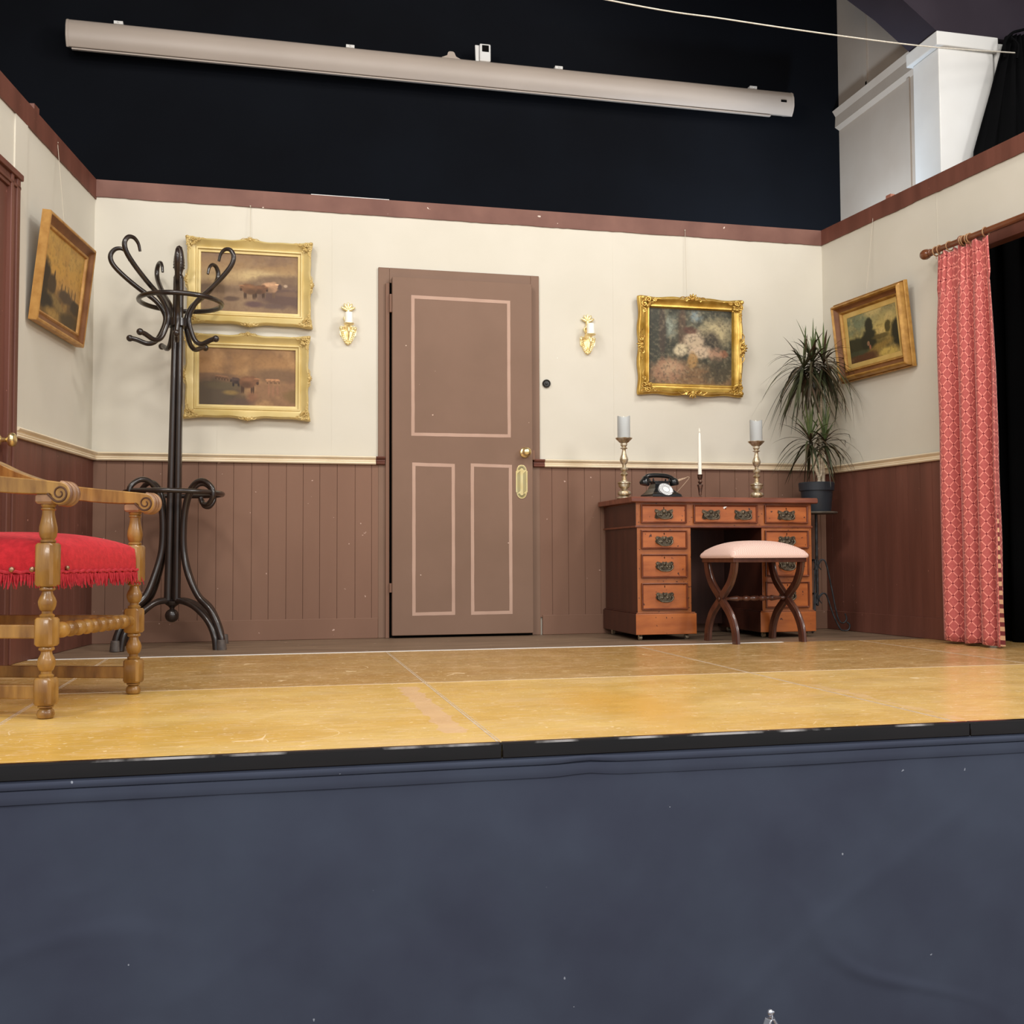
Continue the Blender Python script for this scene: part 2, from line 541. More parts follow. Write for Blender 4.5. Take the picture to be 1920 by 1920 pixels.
def floor_material():
    m = bpy.data.materials.new('varnished_stage_ply')
    m.use_nodes = True
    nt = m.node_tree
    b = nt.nodes['Principled BSDF']
    tc = nt.nodes.new('ShaderNodeTexCoord')
    P = tc.outputs['Object']
    sx = nt.nodes.new('ShaderNodeSeparateXYZ')
    nt.links.new(P, sx.inputs[0])
    X, Y = sx.outputs[0], sx.outputs[1]
    def noise(scale, st=(1, 1, 1), detail=4, off=(0, 0, 0), rot=0):
        mp = nt.nodes.new('ShaderNodeMapping')
        mp.inputs['Scale'].default_value = st
        mp.inputs['Location'].default_value = off
        mp.inputs['Rotation'].default_value = (0, 0, rot)
        nt.links.new(P, mp.inputs[0])
        n = nt.nodes.new('ShaderNodeTexNoise')
        n.inputs['Scale'].default_value = scale
        n.inputs['Detail'].default_value = detail
        nt.links.new(mp.outputs[0], n.inputs['Vector'])
        return n.outputs['Fac']
    def sstep(x, a, c):
        n = nt.nodes.new('ShaderNodeMapRange')
        n.interpolation_type = 'SMOOTHSTEP'
        n.inputs['From Min'].default_value = a
        n.inputs['From Max'].default_value = c
        nt.links.new(x, n.inputs['Value'])
        return n.outputs[0]
    base = nmix(nt, sstep(noise(1.4, (0.8, 2.2, 1)), 0.3, 0.7), rgba((216, 172, 82)), rgba((228, 192, 114)))
    # individual deck tints
    ix = nmath(nt, 'FLOOR', nmath(nt, 'DIVIDE', nmath(nt, 'SUBTRACT', X, 0.526), 1.2275))
    iy = nmath(nt, 'GREATER_THAN', Y, 3.702)
    wn = nt.nodes.new('ShaderNodeTexWhiteNoise')
    wn.noise_dimensions = '2D'
    cb = nt.nodes.new('ShaderNodeCombineXYZ')
    nt.links.new(nmath(nt, 'ADD', ix, 7.3), cb.inputs[0])
    nt.links.new(iy, cb.inputs[1])
    nt.links.new(cb.outputs[0], wn.inputs['Vector'])
    base = nmix(nt, nmath(nt, 'MULTIPLY', sstep(X, 0.3, 2.6), 0.42), base, rgba((222, 182, 126)))
    base = nmix(nt, nmath(nt, 'MULTIPLY', iy, 0.6), base, rgba((148, 108, 66)))
    # grain
    base = nmix(nt, nmath(nt, 'MULTIPLY', sstep(noise(30, (0.25, 3, 1), 6), 0.4, 0.7), 0.22), base, rgba((150, 100, 46)))
    # pale scuffs and scratches
    sc1 = sstep(noise(16, (0.5, 4.5, 1), 3, (3, 1, 0)), 0.60, 0.68)
    sc2 = sstep(noise(24, (0.6, 3.2, 1), 2, (8, 2, 0), 0.5), 0.62, 0.67)
    sc3 = sstep(noise(60, (1, 1.6, 1), 1, (1, 5, 0)), 0.67, 0.71)
    base = nmix(nt, nmath(nt, 'MULTIPLY', nmath(nt, 'MAXIMUM', nmath(nt, 'MAXIMUM', sc1, sc2), sc3), 0.72), base, rgba((234, 200, 150)))
    def isoline(scale, off, wdt, st=(1, 1, 1), rot=0.0):
        n_ = noise(scale, st, 1, off, rot)
        return nmath(nt, 'LESS_THAN', nmath(nt, 'ABSOLUTE', nmath(nt, 'SUBTRACT', n_, 0.5)), wdt)
    l1 = nmath(nt, 'MULTIPLY', isoline(2.6, (2, 7, 0), 0.0022), nmath(nt, 'GREATER_THAN', noise(5, off=(1, 1, 0)), 0.58))
    l2 = nmath(nt, 'MULTIPLY', isoline(4.0, (5, 3, 0), 0.0026, (1, 2, 1), 0.7), nmath(nt, 'GREATER_THAN', noise(7, off=(9, 1, 0)), 0.60))
    l3 = nmath(nt, 'GREATER_THAN', noise(48, (1, 1, 1), 1, (6, 6, 0)), 0.715)
    base = nmix(nt, nmath(nt, 'MULTIPLY', nmath(nt, 'MAXIMUM', nmath(nt, 'MAXIMUM', l1, l2), l3), 0.85), base, rgba((246, 216, 166)))
    blot = sstep(noise(3.2, (0.7, 1.8, 1), 4, (4, 9, 0)), 0.55, 0.68)
    base = nmix(nt, nmath(nt, 'MULTIPLY', blot, 0.28), base, rgba((232, 194, 146)))
    # worn pale strip along the centre seam
    d = nmath(nt, 'ABSOLUTE', nmath(nt, 'SUBTRACT', X, 0.452))
    wear = nmath(nt, 'MULTIPLY', nmath(nt, 'LESS_THAN', nmath(nt, 'ADD', d, nmath(nt, 'MULTIPLY', noise(14), 0.06)), 0.062),
                 nmath(nt, 'MULTIPLY', nmath(nt, 'GREATER_THAN', Y, 2.62), nmath(nt, 'LESS_THAN', Y, 3.6)))
    base = nmix(nt, nmath(nt, 'MULTIPLY', wear, 0.6), base, rgba((226, 186, 150)))
    d2 = nmath(nt, 'ABSOLUTE', nmath(nt, 'SUBTRACT', X, 1.80))
    wear2 = nmath(nt, 'MULTIPLY', nmath(nt, 'LESS_THAN', nmath(nt, 'ADD', d2, nmath(nt, 'MULTIPLY', noise(9, off=(4, 4, 0)), 0.12)), 0.075), nmath(nt, 'LESS_THAN', Y, 3.3))
    base = nmix(nt, nmath(nt, 'MULTIPLY', wear2, 0.5), base, rgba((228, 190, 146)))
    # a darker amber stain
    sv = nt.nodes.new('ShaderNodeVectorMath')
    sv.operation = 'DISTANCE'
    mp = nt.nodes.new('ShaderNodeMapping')
    mp.inputs['Location'].default_value = (-1.02, -3.02, 0)
    mp2 = nt.nodes.new('ShaderNodeMapping')
    mp2.inputs['Scale'].default_value = (2.6, 1.1, 1)
    mp2.inputs['Rotation'].default_value = (0, 0, 0.1)
    nt.links.new(P, mp.inputs[0])
    nt.links.new(mp.outputs[0], mp2.inputs[0])
    nt.links.new(mp2.outputs[0], sv.inputs[0])
    sv.inputs[1].default_value = (0, 0, 0)
    st = nmath(nt, 'SUBTRACT', 1.0, sstep(sv.outputs['Value'], 0.12, 0.62))
    base = nmix(nt, nmath(nt, 'MULTIPLY', st, 0.65), base, rgba((216, 160, 56)))
    nt.links.new(base, b.inputs['Base Color'])
    rr = nmath(nt, 'ADD', nmath(nt, 'MULTIPLY', noise(7), 0.24), 0.15)
    nt.links.new(rr, b.inputs['Roughness'])
    bp = nt.nodes.new('ShaderNodeBump')
    bp.inputs['Strength'].default_value = 0.05
    bp.inputs['Distance'].default_value = 0.01
    nt.links.new(noise(5), bp.inputs['Height'])
    nt.links.new(bp.outputs[0], b.inputs['Normal'])
    return m
M_floor = floor_material()
M_backstrip = mat('grey_brown_back_boards', (112, 92, 74), 0.45, c2=(138, 114, 92), scale=4, stretch=(0.6, 5, 1), chips=(178, 156, 134), chip_scale=30, chip_t=0.72)

# ------------------------------------------------------------------ painter for the pictures (pigment only)
def vnoise(h, w_, cells, seed):
    r = np.random.RandomState(seed)
    cy, cx = max(2, int(cells * h / w_) + 2), cells + 2
    g = r.rand(cy + 1, cx + 1)
    ys, xs = np.linspace(0, cy - 1.001, h), np.linspace(0, cx - 1.001, w_)
    yi, xi = ys.astype(int), xs.astype(int)
    fy, fx = (ys - yi)[:, None], (xs - xi)[None, :]
    fy, fx = fy * fy * (3 - 2 * fy), fx * fx * (3 - 2 * fx)
    a, b_, c, d = g[yi][:, xi], g[yi][:, xi + 1], g[yi + 1][:, xi], g[yi + 1][:, xi + 1]
    return a * (1 - fy) * (1 - fx) + b_ * (1 - fy) * fx + c * fy * (1 - fx) + d * fy * fx

def fbm(h, w_, cells, seed, oct_=4):
    o, amp, tot = np.zeros((h, w_)), 1.0, 0
    for k in range(oct_):
        o += amp * vnoise(h, w_, cells * 2 ** k, seed + k)
        tot += amp
        amp *= 0.55
    return o / tot

class Paint:
    def __init__(s, w_, h):
        s.w, s.h = w_, h
        s.x, s.y = np.meshgrid((np.arange(w_) + .5) / w_, (np.arange(h) + .5) / h)   # y down
        s.im = np.zeros((h, w_, 3))
    def mix(s, mask, c):
        mask = np.clip(mask, 0, 1)[..., None]
        s.im = s.im * (1 - mask) + np.array(c, float) * mask
    def vgrad(s, stops):
        ys = [a for a, _ in stops]
        for k in range(3):
            s.im[..., k] = np.interp(s.y, ys, [c[k] for _, c in stops])
    def blob(s, cx, cy, rx, ry, c, soft=0.3, amt=1.0, rough=0.0, seed=1, rot=0):
        dx, dy = (s.x - cx) * s.w / s.h, s.y - cy
        if rot:
            dx, dy = dx * math.cos(rot) + dy * math.sin(rot), -dx * math.sin(rot) + dy * math.cos(rot)
        d = np.sqrt((dx / (rx * s.w / s.h)) ** 2 + (dy / ry) ** 2)
        if rough:
            d = d + rough * (fbm(s.h, s.w, 12, seed) - 0.5) * 2
        s.mix(amt * np.clip((1 - d) / soft + 0.5, 0, 1), c)
    def tex(s, cells, seed, c, lo, hi, amt):
        s.mix(amt * np.clip((fbm(s.h, s.w, cells, seed) - lo) / (hi - lo), 0, 1), c)
    def cow(s, cx, cy, L, c, flip=1, head=True, dark=None):
        dark = dark or tuple(v * 0.6 for v in c)
        a = s.w / s.h
        hgt = L * 0.38 * a
        for k in (-0.36, -0.26, 0.24, 0.35):
            s.blob(cx + k * L, cy + hgt * 1.15, L * 0.055, hgt * 0.75, dark, 0.5)
        s.blob(cx, cy, L * 0.5, hgt * 0.95, c, 0.3, rough=0.16, seed=int(cx * 991))
        s.blob(cx + flip * 0.3 * L, cy - hgt * 0.2, L * 0.24, hgt * 0.85, c, 0.4, rough=0.16, seed=int(cx * 577))
        s.blob(cx - flip * 0.1 * L, cy + hgt * 0.5, L * 0.36, hgt * 0.5, dark, 0.9, 0.55)
        s.blob(cx - 0.05 * L, cy - hgt * 0.5, L * 0.36, hgt * 0.3, tuple(min(255, v * 1.3) for v in c), 0.9, 0.5)
        if head:
            s.blob(cx + flip * 0.56 * L, cy - hgt * 0.15, L * 0.13, hgt * 0.5, c, 0.35)
            s.blob(cx + flip * 0.60 * L, cy + hgt * 0.15, L * 0.08, hgt * 0.28, dark, 0.5)
            s.blob(cx + flip * 0.56 * L, cy - hgt * 0.62, L * 0.2, hgt * 0.08, tuple(min(255, v * 1.4) for v in c), 0.5)

def cattle_hill():
    p = Paint(190, 120)
    p.vgrad([(0, (132, 104, 76)), (0.2, (150, 118, 80)), (0.42, (176, 148, 104)), (0.52, (150, 122, 88)), (1, (138, 112, 84))])
    p.tex(5, 3, (116, 90, 72), 0.5, 0.75, 0.6)
    p.blob(0.56, 0.36, 0.2, 0.09, (196, 170, 122), 0.9, 0.8, 0.3, 5)
    p.blob(0.88, 0.52, 0.40, 0.17, (112, 88, 68), 0.4, 0.9, 0.15, 9)
    p.mix(np.clip((p.y - 0.53) / 0.03, 0, 1) * 0.9, (136, 110, 84))
    p.tex(9, 21, (156, 130, 98), 0.5, 0.7, 0.35)
    p.blob(0.05, 0.62, 0.3, 0.08, (104, 82, 62), 0.5, 0.7, 0.3, 4)
    p.blob(0.88, 0.72, 0.3, 0.17, (92, 70, 62), 0.6, 0.9, 0.3, 6)
    p.blob(0.92, 0.66, 0.16, 0.05, (126, 98, 74), 0.6, 0.6, 0.3, 8)
    p.blob(0.3, 0.78, 0.07, 0.04, (84, 64, 52), 0.6, 0.8, 0.4, 12)
    p.blob(0.54, 0.86, 0.1, 0.05, (92, 68, 66), 0.7, 0.9, 0.3, 14)
    p.blob(0.74, 0.88, 0.12, 0.05, (98, 78, 70), 0.7, 0.8, 0.4, 15)
    p.cow(0.70, 0.56, 0.16, (178, 138, 104))
    p.cow(0.60, 0.60, 0.13, (108, 74, 50))
    p.cow(0.50, 0.60, 0.15, (118, 82, 54), -1)
    p.blob(0.81, 0.54, 0.02, 0.05, (82, 62, 54), 0.4)
    p.blob(0.87, 0.52, 0.02, 0.025, (176, 150, 124), 0.5)
    p.tex(40, 30, (90, 66, 50), 0.45, 0.75, 0.14)
    return p

def cattle_water():
    p = Paint(190, 120)
    p.vgrad([(0, (134, 100, 66)), (0.25, (158, 118, 76)), (0.45, (164, 124, 82)), (0.56, (140, 104, 74)), (1, (140, 106, 76))])
    p.tex(5, 43, (186, 146, 98), 0.5, 0.7, 0.5)
    p.tex(6, 57, (112, 84, 60), 0.5, 0.75, 0.5)
    p.blob(0.84, 0.46, 0.28, 0.12, (110, 84, 62), 0.7, 0.8, 0.2, 3)
    p.blob(0.1, 0.5, 0.3, 0.06, (108, 84, 66), 0.6, 0.7, 0.2, 4)
    p.blob(0.1, 0.82, 0.36, 0.26, (84, 70, 54), 0.5, 1, 0.25, 7)
    p.blob(0.25, 0.66, 0.2, 0.07, (96, 82, 58), 0.6, 0.8, 0.3, 8)
    p.blob(0.32, 0.78, 0.07, 0.04, (146, 118, 66), 0.8, 0.8, 0.3, 9)
    p.blob(0.42, 0.94, 0.14, 0.06, (92, 72, 62), 0.7, 0.8, 0.4, 10)
    p.blob(0.96, 0.82, 0.08, 0.12, (116, 92, 56), 0.6, 0.8, 0.4, 11)
    p.blob(0.54, 0.84, 0.05, 0.1, (128, 84, 62), 0.9, 0.6, 0.3, 12)
    for k in range(4):
        p.cow(0.19 + 0.03 * k, 0.50 + 0.006 * k, 0.05, (126, 92, 66), 1, False)
    p.cow(0.38, 0.57, 0.09, (78, 60, 52), -1)
    p.cow(0.50, 0.59, 0.17, (124, 86, 60), 1)
    for k in range(3):
        p.cow(0.72 + 0.045 * k, 0.55, 0.05, (176, 128, 90), -1)
        p.blob(0.72 + 0.045 * k, 0.72, 0.012, 0.1, (160, 112, 84), 0.9, 0.6)
    p.tex(40, 31, (90, 66, 46), 0.45, 0.75, 0.14)
    return p

def glade():
    """generic woodland glade in greys, olive and rose"""
    p = Paint(170, 150)
    p.vgrad([(0, (76, 76, 64)), (0.5, (84, 80, 64)), (1, (92, 76, 56))])
    p.tex(6, 71, (52, 52, 42), 0.42, 0.65, 0.9)
    p.tex(14, 75, (114, 112, 92), 0.52, 0.72, 0.6)
    p.blob(0.24, 0.24, 0.08, 0.14, (160, 168, 152), 0.9, 0.8, 0.5, 2)
    p.blob(0.82, 0.30, 0.17, 0.16, (190, 174, 132), 0.9, 0.9, 0.5, 3)
    p.blob(0.56, 0.1, 0.07, 0.07, (134, 150, 154), 0.8, 0.8, 0.5, 4)
    p.blob(0.10, 0.5, 0.17, 0.42, (56, 56, 46), 0.6, 0.85, 0.4, 5)
    p.blob(0.40, 0.3, 0.05, 0.34, (90, 70, 54), 0.6, 0.8, 0.3, 6)
    p.blob(0.16, 0.3, 0.04, 0.34, (72, 60, 50), 0.6, 0.8, 0.3, 7)
    p.blob(0.55, 0.93, 0.55, 0.2, (128, 98, 68), 0.6, 0.9, 0.2, 8)
    p.blob(0.74, 0.46, 0.12, 0.16, (58, 52, 44), 0.5, 0.9, 0.3, 9)
    # rose-coloured and cream bushes and a pale boulder
    p.blob(0.24, 0.82, 0.2, 0.15, (148, 112, 86), 0.5, 0.95, 0.35, 10)
    p.blob(0.26, 0.78, 0.13, 0.08, (178, 144, 112), 0.8, 0.8, 0.5, 11)
    p.blob(0.54, 0.42, 0.12, 0.13, (190, 168, 140), 0.5, 0.95, 0.35, 12)
    p.blob(0.62, 0.56, 0.14, 0.08, (196, 172, 144), 0.5, 0.95, 0.35, 13)
    p.blob(0.38, 0.55, 0.08, 0.09, (210, 194, 160), 0.5, 0.9, 0.4, 14)
    p.blob(0.52, 0.68, 0.06, 0.1, (166, 128, 78), 0.5, 0.9, 0.4, 15)
    p.blob(0.50, 0.28, 0.07, 0.05, (92, 58, 46), 0.6, 0.8, 0.4, 16)
    p.blob(0.90, 0.58, 0.05, 0.05, (136, 92, 68), 0.6, 0.9, 0.4, 17)
    p.blob(0.80, 0.60, 0.08, 0.09, (180, 138, 110), 0.7, 0.8, 0.6, 18)
    p.blob(0.86, 0.82, 0.16, 0.16, (66, 62, 48), 0.6, 0.8, 0.5, 19)
    p.tex(34, 91, (172, 156, 122), 0.5, 0.75, 0.35)
    p.tex(44, 93, (44, 40, 34), 0.5, 0.75, 0.35)
    return p

def tree_lane():
    p = Paint(170, 120)
    p.vgrad([(0, (146, 138, 96)), (0.3, (184, 164, 100)), (0.5, (196, 168, 92)), (0.7, (96, 84, 48)), (1, (84, 66, 40))])
    p.blob(0.1, 0.2, 0.36, 0.26, (112, 122, 96), 0.9, 0.85, 0.3, 2)
    p.tex(5, 13, (212, 186, 120), 0.5, 0.72, 0.7)
    p.tex(7, 19, (140, 126, 82), 0.55, 0.75, 0.4)
    p.blob(0.12, 0.68, 0.3, 0.2, (58, 56, 36), 0.35, 1, 0.25, 3)
    p.blob(0.40, 0.62, 0.16, 0.26, (48, 46, 30), 0.3, 1, 0.3, 4)
    p.blob(0.43, 0.30, 0.075, 0.15, (46, 46, 30), 0.35, 1, 0.35, 5)
    p.blob(0.80, 0.42, 0.055, 0.12, (82, 72, 36), 0.4, 1, 0.35, 6)
    p.blob(0.98, 0.58, 0.12, 0.26, (48, 46, 30), 0.35, 1, 0.3, 7)
    p.blob(0.66, 0.58, 0.16, 0.05, (96, 82, 44), 0.5, 0.9, 0.3, 8)
    p.blob(0.60, 0.78, 0.26, 0.08, (150, 122, 62), 0.7, 0.9, 0.3, 9, -0.2)
    p.blob(0.74, 0.95, 0.22, 0.12, (196, 168, 90), 0.6, 1, 0.2, 10)
    p.blob(0.28, 0.94, 0.3, 0.14, (94, 62, 40), 0.5, 1, 0.3, 11)
    p.blob(0.16, 0.80, 0.2, 0.05, (70, 74, 52), 0.6, 0.9, 0.3, 12)
    p.blob(0.39, 0.66, 0.025, 0.05, (150, 112, 84), 0.4, 1, 0.3, 13)
    p.blob(0.42, 0.74, 0.02, 0.05, (160, 104, 80), 0.5, 1)
    p.tex(36, 33, (60, 50, 30), 0.5, 0.75, 0.2)
    return p

def ruin_sky():
    p = Paint(150, 120)
    p.vgrad([(0, (196, 156, 82)), (0.4, (200, 152, 74)), (0.62, (188, 142, 80)), (0.75, (108, 84, 52)), (1, (92, 72, 44))])
    p.tex(5, 17, (190, 152, 84), 0.5, 0.72, 0.6)
    p.tex(6, 27, (170, 124, 66), 0.55, 0.75, 0.4)
    p.blob(0.06, 0.62, 0.14, 0.28, (58, 46, 32), 0.4, 1, 0.3, 3)
    p.blob(0.26, 0.62, 0.10, 0.13, (76, 60, 42), 0.3, 1, 0.2, 4)
    p.blob(0.30, 0.50, 0.018, 0.08, (72, 56, 40), 0.4, 1, 0.2, 5)
    p.blob(0.62, 0.66, 0.2, 0.08, (86, 68, 50), 0.4, 1, 0.3, 6)
    for k in range(5):
        p.blob(0.5 + 0.09 * k, 0.58, 0.012, 0.07, (90, 72, 50), 0.5, 0.9, 0.4, 20 + k)
    p.blob(0.9, 0.72, 0.14, 0.09, (66, 54, 40), 0.4, 1, 0.3, 7)
    p.blob(0.42, 0.80, 0.24, 0.06, (148, 122, 72), 0.7, 0.8, 0.4, 8, 0.25)
    p.blob(0.14, 0.84, 0.18, 0.1, (54, 46, 36), 0.5, 1, 0.3, 9)
    p.blob(0.38, 0.95, 0.2, 0.07, (172, 136, 74), 0.7, 0.9, 0.3, 10)
    p.blob(0.8, 0.93, 0.24, 0.1, (76, 62, 42), 0.6, 0.9, 0.4, 11)
    p.tex(30, 37, (70, 54, 34), 0.5, 0.75, 0.2)
    return p

def canvas(name, p, x0, x1, z0, z1, y, parent):
    me = bpy.data.meshes.new(name)
    W_, H_ = p.w, p.h
    xs = np.linspace(x0, x1, W_)
    zs = np.linspace(z1, z0, H_)
    gx, gz = np.meshgrid(xs, zs)
    co = np.stack([gx, np.full_like(gx, y), gz], -1).reshape(-1, 3)
    idx = np.arange(W_ * H_).reshape(H_, W_)
    f = np.stack([idx[:-1, :-1], idx[1:, :-1], idx[1:, 1:], idx[:-1, 1:]], -1).reshape(-1, 4)
    me.from_pydata(co.tolist(), [], f.tolist())
    a = me.color_attributes.new('pigment', 'FLOAT_COLOR', 'POINT')
    c = p.im.reshape(-1, 3) / 255.0
    c = np.where(c <= 0.04045, c / 12.92, ((c + 0.055) / 1.055) ** 2.4)
    a.data.foreach_set('color', np.concatenate([c, np.ones((len(c), 1))], 1).astype(np.float32).ravel())
    if 'oil_paint' not in bpy.data.materials:
        m = bpy.data.materials.new('oil_paint')
        m.use_nodes = True
        at = m.node_tree.nodes.new('ShaderNodeAttribute')
        at.attribute_name = 'pigment'
        b = m.node_tree.nodes['Principled BSDF']
        b.inputs['Roughness'].default_value = 0.5
        b.inputs['Specular IOR Level'].default_value = 0.3
        m.node_tree.links.new(at.outputs['Color'], b.inputs['Base Color'])
    me.materials.append(bpy.data.materials['oil_paint'])
    return link_obj(name, me, parent)

# ------------------------------------------------------------------ the stage and its set
XR = 6.0
# stage floor: front decks and the darker strip of boards at the back
bm = BM()
box(bm, -3.2, XR, 2.467, 4.982, -0.04, 0.0, 0)
box(bm, -3.2, XR, 4.982, 7.05, -0.04, -0.0005, 1)
struct(obj('floor', bm, [M_floor, M_backstrip], smooth=0))
# pale seams between the decks
n_tr = [0]
def trim(bm, m, **k):
    n_tr[0] += 1
    return struct(obj('trim_%d' % n_tr[0], bm, m, **k))
for i in range(-2, 4):
    x = 0.526 + 1.2275 * i
    bm = BM()
    box(bm, x - 0.0022, x + 0.0022, 2.47, 4.978, -0.002, 0.0008)
    box(bm, x + 0.0065, x + 0.009, 2.47, 4.978, -0.002, 0.0007)
    trim(bm, M_alu, smooth=0)
bm = BM()
box(bm, -3.2, XR, 3.699, 3.7045, -0.002, 0.0009)
trim(bm, M_alu, smooth=0)
# black edge of the stage with joints
for x0, x1 in ((-3.2, -0.700), (-0.698, 0.532), (0.534, 1.785), (1.787, XR)):
    bm = BM()
    box(bm, x0, x1, 2.452, 2.470, -0.036, 0.001)
    trim(bm, M_edge, smooth=30, bevel=0.002)
bm = BM()
box(bm, -3.2, XR, 2.4508, 2.4535, -0.0035, 0.0013)
trim(bm, M_worn, smooth=0)
# white tape line on the floor
bm = BM()
xs = np.linspace(-1.05, 2.55, 60)
vt = []
for x in xs:
    j = 0.0012 * mnoise.noise((x * 3, 0, 0))
    vt.append((bm.verts.new((x, 4.966 + j, 0.0012)), bm.verts.new((x, 4.994 + j, 0.0012))))
for a, b in zip(vt, vt[1:]):
    bm.faces.new((a[0], b[0], b[1], a[1]))
o = obj('floor_tape', bm, M_tape, smooth=0)
md = o.modifiers.new('thick', 'SOLIDIFY')
md.thickness = 0.001
tag(o, 'thin white tape line across the floor before the brown back wall', 'tape')

# navy skirt hung from the stage edge
def skirt():
    root = thing('stage_skirt', 'plain navy cloth skirt hanging from the front edge of the stage', 'stage skirt', (0, 2.462, -0.036))
    bm = BM()
    nx, nz = 520, 80
    g = []
    for j in range(nz + 1):
        row = []
        z = -0.862 * j / nz
        for i in range(nx + 1):
            x = -3.2 + (XR + 3.2) * i / nx
            f1, f2 = min(1, -z * 4), min(1, -z * 6)
            y = -0.007 - 0.006 * mnoise.noise((x * 1.1, z * 0.5, 3)) * f1
            y -= 0.005 * mnoise.noise((x * 2.6 + z * 1.4, z * 2.4, 7)) * f1
            rid = mnoise.noise((x * 1.5 - z * 2.2, z * 1.8 + x * 0.6, 11))
            y -= 0.004 * max(0, 1 - abs(rid) * 8) * f1 * max(0, mnoise.noise((x * 1.3, z * 1.3, 21)) + 0.25)
            rid = mnoise.noise((x * 2.3 + z * 2.6, z * 2.6 - x * 0.9, 31))
            y -= 0.0045 * max(0, 1 - abs(rid) * 11) * f1 * max(0, mnoise.noise((x * 1.7, z * 1.7, 41)) + 0.2)
            y -= 0.0012 * mnoise.noise((x * 18, z * 9, 5)) * f2 + 0.002 * mnoise.noise((x * 6 + z * 3, z * 7, 15)) * f2
            y -= 0.0045 * min(1.0, max(0.0, (x + 0.13) / 0.02)) * f1
            y = min(y, -0.0015)
            row.append(bm.verts.new((x, y, z)))
        g.append(row)
    for j in range(nz):
        for i in range(nx):
            bm.faces.new((g[j][i], g[j][i + 1], g[j + 1][i + 1], g[j + 1][i]))
    obj('cloth', bm, M_navy, root, smooth=60)
    for z0, z1, y in ((-0.019, -0.004, -0.013), (-0.050, -0.021, -0.0105)):
        bm = BM()
        nx = 240
        prev = None
        for i in range(nx + 1):
            x = -3.2 + (XR + 3.2) * i / nx
            dz = 0.0035 * mnoise.noise((x * 1.3, 4, 0)) + 0.006 * math.exp(-((x - 0.74) / 0.05) ** 2)
            yy = y - 0.0015 * mnoise.noise((x * 4, 9, z0))
            cur = [bm.verts.new((x, yy, z1 + dz * .4)), bm.verts.new((x, yy - 0.003, (z0 + z1) / 2 + dz)), bm.verts.new((x, yy, z0 + dz)), bm.verts.new((x, yy + 0.006, z0 + dz))]
            if prev:
                for k in range(3):
                    bm.faces.new((prev[k], cur[k], cur[k + 1], prev[k + 1]))
            prev = cur
        obj('hem', bm, M_navy, root, smooth=60)
skirt()
# hall floor in front of the stage
bm = BM()
box(bm, -4, XR, -2, 2.46, -0.96, -0.90)
struct(obj('ground', bm, M_ground, smooth=0))

# ---- flats
H = 2.44
def wainscot(bm, L, z0, z1, step=0.094, start=0.0, t=0.012):
    """boards with v grooves along local x, front face at y=-t"""
    pts = [(start, -t)]
    x = start + step * 0.8
    while x < L - 0.02:
        pts += [(x - 0.0014, -t), (x - 0.0004, -t + 0.004), (x + 0.0004, -t + 0.004), (x + 0.0014, -t)]
        x += step * (0.94 + 0.12 * rng.random())
    pts += [(L, -t), (L, 0), (start, 0)]
    prism(bm, pts, z0, z1)

def dado(bm, x0, x1, z=0.953):
    prof = [(0, 0), (-0.016, 0), (-0.021, 0.006), (-0.016, 0.013), (-0.020, 0.016), (-0.014, 0.022), (-0.014, 0.026), (-0.026, 0.031), (-0.030, 0.038), (-0.024, 0.044), (0, 0.044)]
    prism(bm, [(a - 0.012, z + b) for a, b in prof], x0, x1, 'x')

def topband(bm, x0, x1, th=0.008, seed=0, h=0.092):
    n = int((x1 - x0) / 0.03)
    lo = [(x0 + (x1 - x0) * i / n, H - h + 0.004 * mnoise.noise(((x0 + (x1 - x0) * i / n) * 5, seed, 0)) + 0.003 * mnoise.noise((i * 0.9, seed, 5))) for i in range(n + 1)]
    for (a, za), (b, zb) in zip(lo, lo[1:]):
        vs = [bm.verts.new(p) for p in ((a, -th, za), (b, -th, zb), (b, -th, H), (a, -th, H), (a, 0, za), (b, 0, zb), (b, 0, H), (a, 0, H))]
        for f in ((0, 1, 2, 3), (0, 4, 5, 1), (3, 2, 6, 7)):
            bm.faces.new([vs[i] for i in f])

BW = (-0.914, YW, 0)          # local x along the back wall
LB = 4.212
def back_wall():
    r = stroot('wall_back', BW)
    bm = BM()
    box(bm, 0, LB, 0, 0.04, 0.0, H)
    obj('panel', bm, M_cream, r, smooth=0)
    bm = BM()
    wainscot(bm, 1.489, 0.10, 0.955)
    obj('wainscot', bm, M_brown, r, smooth=0)
    bm = BM()
    wainscot(bm, LB, 0.10, 0.955, start=2.405)
    obj('wainscot', bm, M_brown, r, smooth=0)
    # hairline board joints in the cream and a batten resting on top
    bm = BM()
    for x in (1.235, 2.86, 0.63):
        box(bm, x, x + 0.0015, -0.0008, 0, 1.0, 2.35)
    obj('joint', bm, M_cream, r, smooth=0)
    bm = BM()
    box(bm, 1.12, 1.55, 0.0, 0.03, H, H + 0.006)
    obj('batten', bm, M_clip, r, smooth=0)
    bm = BM()
    topband(bm, 0, LB)
    struct(obj('trim_band_back', bm, M_band, r, smooth=0))
    for x0, x1 in ((0, 1.475), (2.435, LB)):
        bm = BM()
        dado(bm, x0, x1)
        trim(bm, M_creamtrim, smooth=50).location = BW
    bm = BM()
    box(bm, 0, 1.489, -0.018, 0, 0, 0.112)
    box(bm, 2.42, LB, -0.018, 0, 0, 0.112)
    o = struct(obj('baseboard_back', bm, M_brown, smooth=0, bevel=0.003))
    o.location = BW
back_wall()

